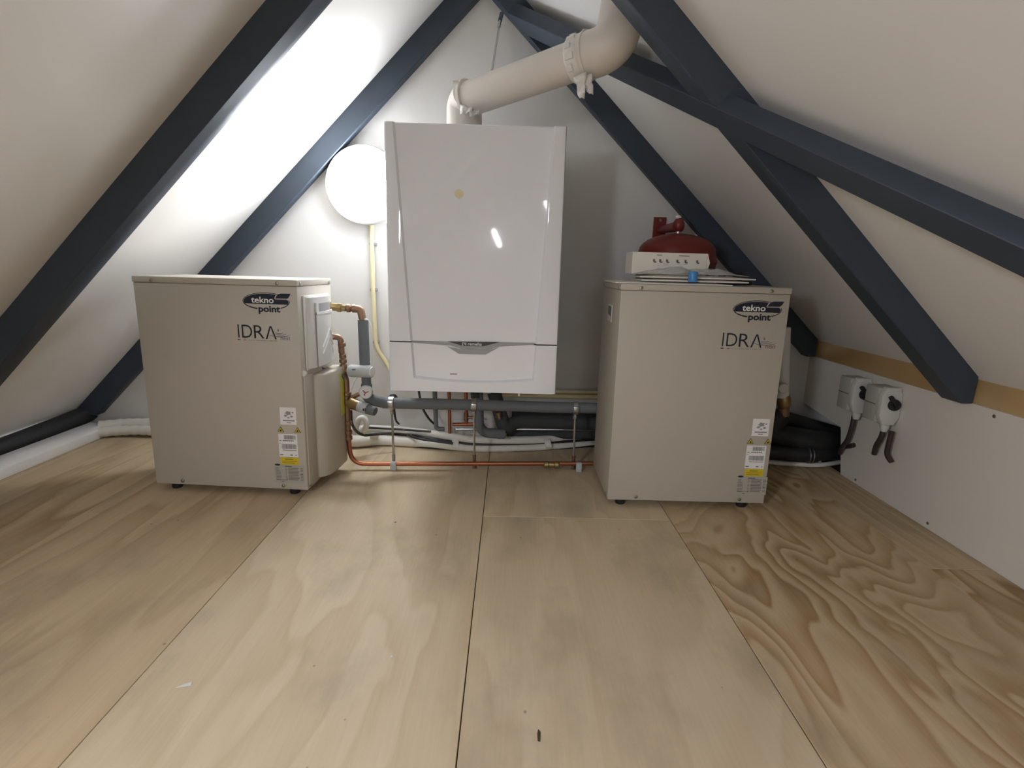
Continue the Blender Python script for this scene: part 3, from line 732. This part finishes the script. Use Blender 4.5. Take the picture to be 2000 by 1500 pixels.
# second actuator, dark nose pointing down to the right
a0, a1 = P(684, 787, 1.775), P(733, 804, 1.745)
act = thing('valve_actuator', 'tilted two-tone grey valve actuator with brass neck under the round gauge', 'actuator', (a0+a1)/2)
MB().tube([a0.lerp(a1, k) for k in (-.02, .05, .40)], [.018, .0195, .0185], 24).build('brass_neck', M['brass'], act)
MB().tube([a0.lerp(a1, k) for k in (.36, .38, .70)], [.0185, .0195, .0185], 26).build('cylinder', M['grey_plastic'], act)
MB().tube([a0.lerp(a1, k) for k in (.66, .68, .96, 1.0)], [.0165, .0175, .0155, .0140], 26).build('nose', M['dark_plastic'], act)
p = a0.lerp(a1, .62)+Vector((0, -.0175, .0)); MB().box(p-Vector((.005, .002, .004)), p+Vector((.005, .003, .004))).build('window', M['ink'], act)
MB().tube([P(684, 778), P(700, 770), P(706, 768)], [.007, .008, .006], 10).build('gauge_branch', M['copper_old'], act)
# cables of the left unit
def cable(name, label, pts, r, m, cat='cable', group=None, seg=10):
    o = MB().tube(smooth_path(pts), r, seg).build(name, m); return tag(o, label, cat, group)
cable('control_cable', 'grey cable looping from under the control housing of the left unit', [P(610, 708, 1.68), P(618, 718, 1.69), P(630, 728, 1.71), P(648, 731, 1.74), P(662, 730, 1.755), P(674, 738, 1.765)], .0060, M['cable_grey'], seg=12)
cable('control_cable', 'thinner grey cable behind the looping one on the left unit', [P(618, 707, 1.69), P(626, 717, 1.70), P(640, 724, 1.73), P(655, 726, 1.76), P(668, 727, 1.772)], .0050, M['cable_grey'], seg=12)
cable('actuator_cable', 'black cable dropping from the tilted actuator to the white bundle', [P(685, 800, 1.80), P(687, 826, 1.82), P(697, 843, 1.88), P(712, 850, 1.93), P(730, 848.5, 1.96), P(765, 846, 1.98)], .0052, M['cable_black'])
cable('white_cable_loop', 'thick white cable bent over behind the tilted actuator', [P(694, 848, 1.92), P(696, 832, 1.92), P(702, 818, 1.92), P(712, 818, 1.92), P(716, 830, 1.92), P(708, 846, 1.93)], .0105, M['wrap'])
cable('thin_white_wire', 'thin white wire curling beside the gauge against the wall', [P(685, 772, 1.9), P(688, 755, 1.9), P(697, 738, 1.9), P(712, 730, 1.9)], .0025, M['white'])
cable('thin_clear_tube', 'thin clear tube curving past the grey insulated pipe', [P(712, 620, 1.86), P(722, 630, 1.86), P(726, 650, 1.86), P(727, 690, 1.86), P(728, 730, 1.87)], .0022, M['white'])

# ------------------------------------------------------------------ main pipe, its three supports and the floor clips
A0 = P(748, 787, 1.815); A1 = Vector((.56, 1.87, P(1160, 797, 1.85).z))
t = tag(MB().tube(smooth_path([A0, P(850, 789, 1.82), P(1000, 793, 1.83), P(1120, 796.5, 1.84), A1]), .0190, 22).build('insulated_main_pipe', M['foam']), 'grey insulated pipe running level under the boiler to the right unit', 'pipe')
for px, yy, lab in ((765, 1.815, 'leftmost'), (926, 1.828, 'middle'), (1124, 1.842, 'rightmost')):
    c = P(px, 787 if px < 800 else (791 if px < 1000 else 797), yy)
    s_ = thing('pipe_support', lab+' of the three steel rod supports under the grey insulated pipe', 'pipe support', (c.x, yy, 0), 0, 'rod supports under the main pipe')
    MB().lathe(c-Vector((.008, 0, 0)), (1, 0, 0), [(0, .0205), (0, .0232), (.016, .0232), (.016, .0205)], 28).build('clamp_ring', M['steel'], s_)
    b = MB(); b.box(c+Vector((-.010, -.030, -.009)), c+Vector((.010, -.018, .012))); b.build('clamp_ear', M['steel'], s_, bevel=.003)
    b = MB(); b.lathe((c.x, yy, c.z-.040), (0, 0, 1), [(0, .006), (.004, .008), (.012, .008), (.014, .006), (.020, .006)], 6); b.build('nut', M['steel'], s_)
    MB().tube([(c.x+.003, yy, .03), (c.x, yy, c.z-.02)], .0038, 10).build('rod', M['steel'], s_)
    MB().tube([(c.x+.004, yy, 0), (c.x+.004, yy, .004), (c.x+.003, yy, .0045), (c.x+.003, yy, .048)], [.009, .009, .0065, .0062], 12).build('base_sleeve', M['copper_old'] if px > 800 else M['steel'], s_)
for px, lab in ((768, 'grey clip holding the copper floor pipe near the left unit'), (1131, 'grey clip holding the copper floor pipe beside the right unit')):
    p = P(px, 908, CY-.012 if px < 800 else CY+.012)
    b = MB(); b.box((p.x-.010, p.y-.006, 0), (p.x+.010, p.y+.012, .030 if px < 800 else .034)); tag(b.build('pipe_clip', M['grey_plastic'], bevel=.003), lab, 'pipe clip', 'clips of the copper floor pipe')

# ------------------------------------------------------------------ pipes under the boiler, behind the main pipe
def pipe(name, label, pts, r, m, rad=.03, cat='pipe', seg=16): return tag(MB().tube(elbow_path(pts, rad, 8), r, seg).build(name, m), label, cat)
BYB = 1.98
pipe('grey_drain_pipe', 'grey plastic pipe dropping from the boiler left of the copper pipe', [P(849, 762, BYB), P(852, 838, BYB), P(868, 838, BYB)], .0085, M['foam'])
pipe('copper_gas_pipe', 'thin copper pipe dropping straight down from the boiler', [P(877, 762, BYB), P(878.5, 846, BYB)], .0060, M['copper'])
t = thing('copper_branch', 'copper pipe with tee and side branch under the boiler', 'pipe', P(910, 830, BYB+.03))
MB().tube([P(910, 766, BYB+.03), P(911, 828, BYB+.03)], .0065, 14).build('down_pipe', M['copper'], t)
MB().tube([P(884, 829, BYB+.03), P(930, 828, BYB+.03)], .0065, 14).build('side_pipe', M['copper'], t)
for y in (811, 818): MB().tube([P(910.5, y-4, BYB+.03), P(910.5, y+3, BYB+.03)], .0088, 12).build('fitting_nut', M['copper_old'], t)
MB().tube([P(911, 815, BYB+.03), P(928, 816, BYB+.03)], .006, 12).build('tee_branch', M['copper_old'], t)
t = thing('insulated_drop_pipe', 'grey insulated pipe dropping from the boiler and bending to the right', 'pipe', P(940, 850, 1.93))
MB().tube(elbow_path([P(934, 764, 1.93), P(936, 845, 1.93), P(985, 848, 1.95)], .045, 10), .0180, 20).build('sleeve', M['foam'], t)
MB().tube([P(930, 762, 1.93), P(931, 776, 1.93)], .021, 18).build('collar', M['foam_dark'], t)
t = thing('dark_insulated_pipe', 'thick dark insulated pipe bending behind the main pipe towards the right unit', 'pipe', P(985, 845, 1.98))
MB().tube(elbow_path([P(965, 766, 2.0), P(985, 838, 1.97), P(1010, 822, 2.0), Vector((.62, 2.04, P(1100, 828, 2.04).z))], .05, 12), .0260, 22).build('sleeve', M['foam_dark'], t)
MB().tube([P(973, 806, 1.945), P(976, 819, 1.94)], [.012, .007], 12).build('pipe_end', M['copper_old'], t)
tag(MB().tube([P(1000, 806, 2.09), Vector((.62, 2.10, P(1120, 812, 2.10).z))], .026, 18).build('dark_insulated_pipe', M['foam_dark']), 'dark insulated pipe against the wall close behind the grey main pipe', 'pipe')
tag(MB().tube([P(990, 848, 2.06), Vector((.62, 2.09, P(1120, 844, 2.09).z))], .019, 18).build('dark_insulated_pipe', M['foam_dark']), 'lowest dark insulated pipe against the wall above the white ducts', 'pipe')
tag(MB().tube([P(890, 838, 2.03), P(1040, 838.5, 2.03), Vector((.6, 2.06, P(1160, 838, 2.06).z))], .0045, 10).build('thin_steel_pipe', M['steel']), 'thin bright steel pipe along the wall below the dark insulated pipe', 'pipe')
tag(MB().tube([Vector((-.02, 2.10, P(1010, 772, 2.10).z)), Vector((.60, 2.10, P(1160, 776, 2.10).z))], .0085, 12).build('wall_conduit', M['conduit']), 'pale yellow conduit running level along the wall right of the boiler', 'conduit')
tag(MB().tube([Vector((-.02, 2.125, P(1010, 764, 2.12).z)), Vector((.60, 2.125, P(1160, 768, 2.12).z))], .0085, 12).build('wall_conduit', M['conduit']), 'upper pale yellow conduit close under the boiler on the right', 'conduit')
cable('boiler_cable', 'thin black cable curving from the boiler down to the white bundle', [P(818, 764, 2.0), P(821, 780, 2.0), P(827, 800, 2.0), P(838, 818, 2.01), P(848, 828, 2.02)], .0042, M['cable_black'])
t = thing('black_cable_gland', 'black round grommet with cable behind the leftmost support', 'grommet', P(771, 772, 2.02))
MB().lathe(P(768, 778, 2.08), (0, -1, .1), [(0, .018), (.012, .018), (.016, .012), (.03, .009)], 20).build('grommet', M['rubber'], t)
MB().tube(smooth_path([P(768, 778, 2.05), P(770, 800, 2.05), P(773, 820, 2.05), P(779, 828, 2.07)]), .004, 8).build('cable', M['cable_black'], t)

# ------------------------------------------------------------------ white bundle on the floor along the wall
def fl(px, py, z): return at_z(px, py, z)
up = [fl(x, y, z) for x, y, z in ((640, 842, .055), (690, 838, .055), (745, 838, .055), (810, 843, .052), (883, 853, .048), (937, 859, .044), (1045, 859, .042), (1110, 853, .042), (1180, 848, .042))]
tag(MB().tube(smooth_path(up), .0150, 14).build('white_duct', M['wrap']), 'upper white wrapped duct lying along the wall under the boiler', 'duct', 'white ducts under the boiler')
lo = [fl(x, y, z) for x, y, z in ((640, 858, .024), (690, 862, .026), (748, 860, .02), (829, 866, .017), (883, 872, .015), (937, 876.5, .013), (1018, 875, .013), (1090, 871, .013), (1180, 864, .013))]
n = len(smooth_path(lo))
tag(MB().tube(smooth_path(lo), [.026-.013*min(1, k/(n*.55)) for k in range(n)], 14).build('white_duct', M['wrap']), 'lower white wrapped duct with tape, front of the bundle under the boiler', 'duct', 'white ducts under the boiler')
cable('bundle_cable', 'black cable between the two white ducts under the boiler', [fl(x, y, z) for x, y, z in ((756, 846, .04), (807, 851, .04), (845, 858, .035), (883, 863, .03), (937, 868, .028), (1067, 865, .028), (1180, 857, .028))], .0058, M['cable_black'])
cable('bundle_cable', 'thin black cable on top of the upper white duct', [fl(x, y, z) for x, y, z in ((715, 835, .066), (770, 838, .066), (842, 843, .062))], .0042, M['cable_black'])
cable('bundle_cable', 'black cable at the floor in front of the lower white duct', [fl(x, y, .006) for x, y in ((724, 866), (790, 869), (830, 873), (900, 878), (980, 880), (1060, 877), (1180, 869))], .0050, M['cable_black'])
cable('bundle_cable', 'short black cable crossing from the upper to the lower white duct', [fl(x, y, z) for x, y, z in ((795, 849, .045), (815, 856, .044), (840, 860, .040), (884, 866, .034))], .0050, M['cable_black'])
for (x0, y0, x1, y1, z, lab) in ((890, 850, 891, 874, .04, 'white tape wrapped around the bundle left of the middle support'), (1068, 856, 1072, 874, .035, 'white tape wrapped around the bundle near the right unit'), (731, 846, 732, 858, .05, 'white tape around the bundle near the left unit')):
    p = fl(x0, y0, z+.012); q = fl(x1, y1, .012); c = (p+q)/2
    b = MB(); dx_ = Vector((.013, 0, 0)); pts = []
    for k in range(16):
        a = 2*math.pi*k/16; d = (p-q)*.5
        pts.append(c+d*1.08*math.cos(a)+Vector((0, .021, 0))*math.sin(a)*1.0+Vector((0, -.004, 0)))
    b.prism([v_-dx_ for v_ in pts], dx_*2)
    tag(b.build('tape_wrap', M['tape'], bevel=.002, seg=1), lab, 'tape', 'tape around the bundle')
t = tag(MB().lathe(P(973, 853, 2.0)+Vector((0, .01, 0)), (.25, -1, .1), [(0, .010), (.016, .010), (.016, .0065), (.004, .006)], 18).build('pipe_stub', M['grey_plastic']), 'short open pipe end resting on the white bundle', 'pipe')

# ------------------------------------------------------------------ red expansion vessel
vx, vy = .587, 1.985
t = thing('expansion_vessel', 'red domed expansion vessel on the wall behind the right unit', 'vessel', (vx, vy, .53))
prof = [(0, .03), (.004, .07), (.02, .105), (.05, .128), (.10, .135), (.19, .135), (.198, .139), (.206, .139), (.214, .135), (.24, .131)]
for k in range(1, 8):
    a = k/7*math.pi/2; prof.append((.235+.062*math.sin(a), .132*math.cos(a) if k < 7 else .012))
MB().lathe((vx, vy, .53), (0, 0, 1), prof, 48).build('tank', M['vessel'], t)
zt = .53+.297
MB().lathe((vx, vy, zt-.004), (0, 0, 1), [(0, .013), (.006, .013), (.0065, .010), (.012, .010)], 20).build('neck_ring', M['steel'], t)
MB().lathe((vx, vy, zt+.006), (0, 0, 1), [(0, .012), (.006, .017), (.018, .020), (.030, .020), (.040, .015), (.046, .010)], 22).build('valve_body', M['vessel'], t)
MB().lathe((vx-.004, vy, zt+.050), (0, 0, 1), [(0, .010), (.004, .011), (.010, .009)], 14).build('valve_cap', M['white'], t)
b = MB(); b.box((.538, YW-.008, .78), (.585, YW-.001, .895)); pl_ = b.build('bracket_plate', M['vessel'], t, bevel=.001, seg=1)
MB().lathe((.562, YW-.009, .883), (0, -1, 0), [(0, .006), (.003, .005)], 10).build('bolt', M['screw'], pl_)
MB().tube([(.565, YW-.01, zt+.022), (vx-.004, vy, zt+.024)], [.014, .018], 16).build('bracket_arm', M['vessel'], t)
MB().tube([(vx+.118, vy-.06, .655), (vx+.140, vy-.075, .675), (vx+.145, vy-.075, .690)], [.014, .016, .010], 14).build('side_lug', M['vessel'], t)

# ------------------------------------------------------------------ carton, bag and papers on the right unit
TR = .022+.639
ly = lambda px, py, y: at_y(px, py, y)
def top_at(px, py, dz=0): return at_z(px, py, TR+dz)
def sheet_stack(name, label, corners, z0, h, m, cat, wob=.003, seed=1, lipz=0.0, group=None):
    rr = random.Random(seed); n = 10
    a, b_, c, d = [Vector((x, y, 0)) for x, y in corners]
    rows = []
    for i in range(n+1):
        r = []
        for j in range(n+1):
            u_, v_ = i/n, j/n; p = a.lerp(b_, u_).lerp(d.lerp(c, u_), v_)
            e = min(u_, 1-u_, v_, 1-v_)*2
            p.z = z0+h*(.45+.55*min(1, e*2.2))+rr.uniform(-wob, wob)*(.4 if e > 0 else .2)
            r.append(p)
        rows.append(r)
    bb = MB(); bb.grid(rows)
    low = [[Vector((p.x, p.y, z0)) for p in r] for r in rows]
    V = bb.grid(low)
    ring_t = rows[0]+[r[-1] for r in rows[1:]]+list(reversed(rows[-1][:-1]))+[r[0] for r in reversed(rows[1:-1])]
    ring_b = low[0]+[r[-1] for r in low[1:]]+list(reversed(low[-1][:-1]))+[r[0] for r in reversed(low[1:-1])]
    bb.grid([ring_t+[ring_t[0]], ring_b+[ring_b[0]]])
    bmesh.ops.remove_doubles(bb.bm, verts=bb.bm.verts, dist=1e-6)
    return tag(bb.build(name, m, angle=50), label, cat, group)
sheet_stack('document_pouch', 'white document pouch with curled edge at the left on the right unit', ((.298, 1.560), (.62, 1.540), (.60, 1.75), (.302, 1.77)), TR+.0005, .0075, M['carton'], 'pouch', .002, 4)
sheet_stack('instruction_booklet', 'lower flat white booklet lying under the carton', ((.370, 1.556), (.672, 1.560), (.655, 1.72), (.375, 1.72)), TR+.0085, .0085, M['carton'], 'booklet', .0015, 5)
sheet_stack('instruction_booklet', 'upper flat white booklet sticking out to the right under the carton', ((.366, 1.562), (.694, 1.566), (.66, 1.735), (.372, 1.73)), TR+.0175, .0085, M['carton'], 'booklet', .002, 6)
cz = TR+.0265
t = thing('carton', 'small white printed carton lying on the right unit', 'carton', (.45, 1.62, cz))
cm = Matrix.Translation((.350, 1.605, cz)) @ Matrix.Rotation(math.radians(2.5), 4, 'Z')
CWd, CDp, CHt = .218, .075, .062
b = MB(); b.box((0, 0, 0), (CWd, CDp, CHt), cm); bx_ = b.build('box', M['carton'], t, bevel=.001, seg=1)
b = MB(); b.prism([cm @ Vector(p) for p in ((CWd, 0.002, .0), (CWd+.006, .002, .02), (CWd+.010, .002, .036), (CWd+.002, .002, .062), (CWd, .002, .062))], (0, .0015, 0)); b.build('open_flap', M['carton'], t)
b = MB()
def cpr(x0, x1, z0, z1): b.face([cm @ Vector(p) for p in ((x0, -.0004, z0), (x1, -.0004, z0), (x1, -.0004, z1), (x0, -.0004, z1))])
for x in (.060, .078, .098, .128, .152, .186):
    cpr(x, x+.006, .036, .043); cpr(x+.002, x+.010, .033, .037)
cpr(.070, .085, .0535, .0555); cpr(.135, .165, .053, .055); cpr(.090, .105, .030, .031); cpr(.150, .160, .030, .031)
b.build('print', M['ink_grey'], bx_, flat=True)
# clear bag with a blue cap
rr = random.Random(9); rows = []
for i in range(13):
    r = []
    for j in range(9):
        u_, v_ = i/12, j/8; x = .345+.325*u_; y = 1.545+.10*v_
        h_ = .0270+.030*math.sin(math.pi*u_)**.6*(1-.55*v_)*(.6+.4*math.sin(i*1.3+j)) if 0 < i < 12 else .0270
        if v_ < .15: h_ = .0270 + (h_-.0270)*.35
        r.append(Vector((x+rr.uniform(-.004, .004), y+rr.uniform(-.003, .003), TR+max(.0270, h_))))
    rows.append(r)
b = MB(); b.grid(rows)
o = b.build('clear_bag', M['film'], angle=70); o.modifiers.new('s', 'SOLIDIFY').thickness = .0006
tag(o, 'crumpled clear plastic bag in front of the white carton', 'bag')
p = Vector((.508, 1.543, TR+.0085))
tag(MB().lathe(p, (0, 0, 1), [(0, .0115), (.002, .0125), (.026, .0125), (.029, .011), (.030, .008)], 22).build('blue_cap', M['blue']), 'small blue plastic cap in the clear bag', 'cap')
# dark foam pad lying at the back of the lid
b = MB(); b.box((.60, 1.70, TR+.0005), (.745, 1.80, TR+.014)); tag(b.build('foam_pad', M['foam_dark'], bevel=.005), 'flat dark pad at the back of the right unit lid', 'pad')

# ------------------------------------------------------------------ behind the right unit and along the knee wall
t = thing('white_insulated_riser', 'white upright pipe with gauge between the right unit and the low wall', 'pipe', (.965, 1.90, .12))
c_ = P(1532, 700, 1.90)
MB().tube([P(1528, 776, 1.90), P(1532, 640, 1.90)], .021, 20).build('sleeve', M['white'], t)
gg = P(1527, 757, 1.87)
ga = MB().lathe(gg, (0, -1, 0), [(0, .018), (.010, .019), (.014, .017)], 24).build('gauge', M['grey_plastic'], t)
MB().lathe(gg+Vector((0, -.0142, 0)), (0, -1, 0), [(0, .0155), (.0006, .0155)], 24).build('dial', M['dial'], ga)
MB().tube([P(1531, 772, 1.90), P(1531, 777, 1.90), P(1531, 792, 1.90), P(1531, 796, 1.90)], [.020, .024, .024, .019], 12).build('brass_nut', M['brass'], t)
MB().tube([P(1530, 796, 1.90), P(1530, 812, 1.90)], .020, 14).build('collar', M['copper_old'], t)
# black insulated pipes into the cut-out of the low wall
def blk(label, pts, r, m='black_foam', rad=.05): return tag(MB().tube(elbow_path(pts, rad, 8), r, 18).build('black_insulated_pipe', M[m]), label, 'pipe', 'black insulated pipes beside the right unit')
blk('thick black insulated pipe dropping beside the white riser and bending into the low wall', [P(1527, 806, 1.92), Vector((.955, 1.93, .125)), Vector((1.11, 1.90, .105)), Vector((1.27, 1.96, .085))], .040)
blk('black insulated pipe lying low behind the right unit into the low wall', [Vector((.80, 1.93, .060)), Vector((1.08, 1.88, .060)), Vector((1.26, 1.94, .055))], .028)
blk('upper sloping black insulated pipe behind the right unit', [Vector((.80, 2.02, .20)), Vector((1.00, 2.00, .175)), Vector((1.27, 2.02, .10))], .030)
pp = P(1604, 868, 1.855)
for dx_, wd in ((0, 'left'), (.012, 'right')): tag(MB().lathe(Vector((1.09+dx_, 1.875, .060)), (1, -.1, 0), [(0, .0285), (0, .0295), (.004, .0295), (.004, .0285)], 20).build('cable_tie', M['steel']), wd+' one of two bright metal bands around the low black pipe', 'pipe band', 'bands of the black pipe')
w1 = [at_z(x, y, z) for x, y, z in ((1500, 902, .012), (1545, 906, .012), (1600, 908, .012), (1640, 903, .014))]
cable('white_floor_cable', 'white cable on the floor behind the right unit beside the low wall', w1, .0085, M['wrap'])
p = at_z(1597, 908, .0); tag(MB().box((p.x-.006, p.y-.012, 0), (p.x+.006, p.y+.012, .026)).build('cable_clip', M['grey_plastic'], bevel=.002), 'small clip over the white floor cable', 'cable clip')
# two rotary isolator switches
def isolator(y0, y1, z0, z1, label, tails):
    t = thing('isolator_switch', label, 'switch', (KX, (y0+y1)/2, z0), 0, 'isolator switches on the low wall')
    d = .064; x0 = KX-d
    b = MB(); b.box((x0, y0+.022, z0), (KX-.0005, y1, z1)); h = b.build('housing', M['switch'], t, bevel=.004)
    MB().box((x0-.0012, y0+.026, z0+.055), (x0+.003, y1-.004, z0+.058)).build('lid_seam', M['ink_grey'], h)
    # cover with bevelled corners, facing along the wall towards the hatch
    cx = [(x0+.014, z0-.004), (KX-.014, z0-.004), (KX-.002, z0+.020), (KX-.002, z1-.016), (KX-.010, z1+.004), (x0+.014, z1+.004), (x0, z1-.022), (x0, z0+.026)]
    b = MB(); b.prism([(x, y0, z) for x, z in cx], (0, .024, 0)); c = b.build('cover', M['switch_light'], t, bevel=.003)
    kz = z0+(z1-z0)*.56; kx = x0+d*.58
    b = MB(); b.lathe((kx, y0, kz), (0, -1, 0), [(0, .018), (.006, .018), (.010, .0165)], 22); k = b.build('knob', M['rubber'], c)
    mt = Matrix.Translation((kx, y0-.012, kz)) @ Matrix.Rotation(math.radians(-38), 4, 'Y')
    b = MB(); b.box((-.006, -.006, -.010), (.006, .006, .036), mt); b.build('lever', M['rubber'], k, bevel=.003)
    b = MB(); b.lathe((x0+.030, y0+.012, z0-.004), (0, 0, -1), [(0, .013), (.012, .012), (.022, .009)], 12); b.build('cable_gland', M['switch_light'], t)
    for k_, pts in enumerate(tails):
        MB().tube(smooth_path(pts), .0078, 10).build('cable_tail', M['purple_cable'], t)
    return t
zA0, zA1 = .262, .374
isolator(1.748, 1.830, .256, .366, 'grey isolator switch with black knob nearer the gable wall', [[at_x(1668, 812, KX-.03), at_x(1665, 830, KX-.03), at_x(1656, 858, KX-.03), at_x(1646, 872, KX-.03), at_x(1640, 885, KX-.02)], [at_x(1646, 872, KX-.01), at_x(1658, 872, KX-.008), at_x(1668, 869, KX-.006)]])
isolator(1.608, 1.690, .256, .366, 'grey isolator switch with black knob nearer the camera', [[at_x(1726, 832, KX-.03), at_x(1722, 852, KX-.03), at_x(1712, 870, KX-.03), at_x(1707, 886, KX-.02)], [at_x(1742, 843, KX-.03), at_x(1735, 870, KX-.03), at_x(1733, 888, KX-.025), at_x(1741, 902, KX-.012)]])

# ------------------------------------------------------------------ along the foot of the left slope
b = MB()
b.prism([(-1.585, -1.0, .0005), (-1.585, -1.0, .034), (-1.600, -1.0, .047), (-1.652, -1.0, .052), (-1.668, -1.0, .045), (-1.668, -1.0, .0005)], (0, 3.10, 0))
tag(b.build('white_trunking', M['white'], bevel=.003), 'white plastic trunking along the floor under the left slope', 'trunking')
tag(MB().tube(smooth_path([(-1.712, -1.0, .052), (-1.712, .8, .052), (-1.705, 1.6, .053), (-1.69, 2.08, .072), (-1.68, 2.14, .085)]), .0335, 16).build('black_floor_pipe', M['black_foam']), 'black insulated pipe between the white trunking and the left slope', 'pipe')
cv = slope_pt(-1, -1.74, 0)
b = MB(); b.box((-1.745, -1.0, .080), (-1.708, 2.06, .094)); tag(b.build('sealing_strip', M['white'], bevel=.002), 'thin white strip where the left slope meets the black pipe', 'strip')
wr_ = [(-1.605, 2.075, .030), (-1.53, 2.098, .034), (-1.45, 2.105, .036), (-1.36, 2.10, .034), (-1.20, 2.085, .032), (-1.0, 2.07, .03), (-.75, 2.06, .03)]
for k, (dy, dz, r, lab) in enumerate(((-.018, -.008, .020, 'lower white wrapped cable leaving the trunking behind the left unit'), (.010, .012, .020, 'upper white wrapped cable leaving the trunking behind the left unit'))):
    pts = [Vector(p)+Vector((0, dy, dz)) for p in wr_]; sp = smooth_path(pts, 8)
    tag(MB().tube(sp, [r*(1+.08*math.sin(i*1.9+k)) for i in range(len(sp))], 12).build('wrapped_cable', M['wrap']), lab, 'cable', 'wrapped cables behind the left unit')

# ------------------------------------------------------------------ small things left on the boards
def scrap(px, py, pts, m, label, cat='debris', h=.0012):
    c = at_z(px, py, 0)
    tag(MB().prism([(c.x+x, c.y+y, .0002) for x, y in pts], (0, 0, h)).build('paper_scrap' if m == 'debris' else 'wood_chip', M[m]), label, cat)
scrap(360, 1341, ((-.012, -.004), (.010, .002), (.008, .010), (-.002, .004)), 'debris', 'small pale paper scrap on the left floor boards')
scrap(765, 1283, ((-.0018, -.0018), (.0018, -.0018), (.0018, .0018), (-.0018, .0018)), 'debris', 'tiny white crumb on the boards before the middle seam')
scrap(1052, 1438, ((-.002, -.009), (.0015, -.010), (.003, .006), (0, .012), (-.002, .004)), 'gap', 'small dark splinter mark on the middle board near the camera')
scrap(772, 1020, ((-.003, -.002), (.003, -.001), (.002, .002)), 'gap', 'tiny dark chip on the boards before the left unit')
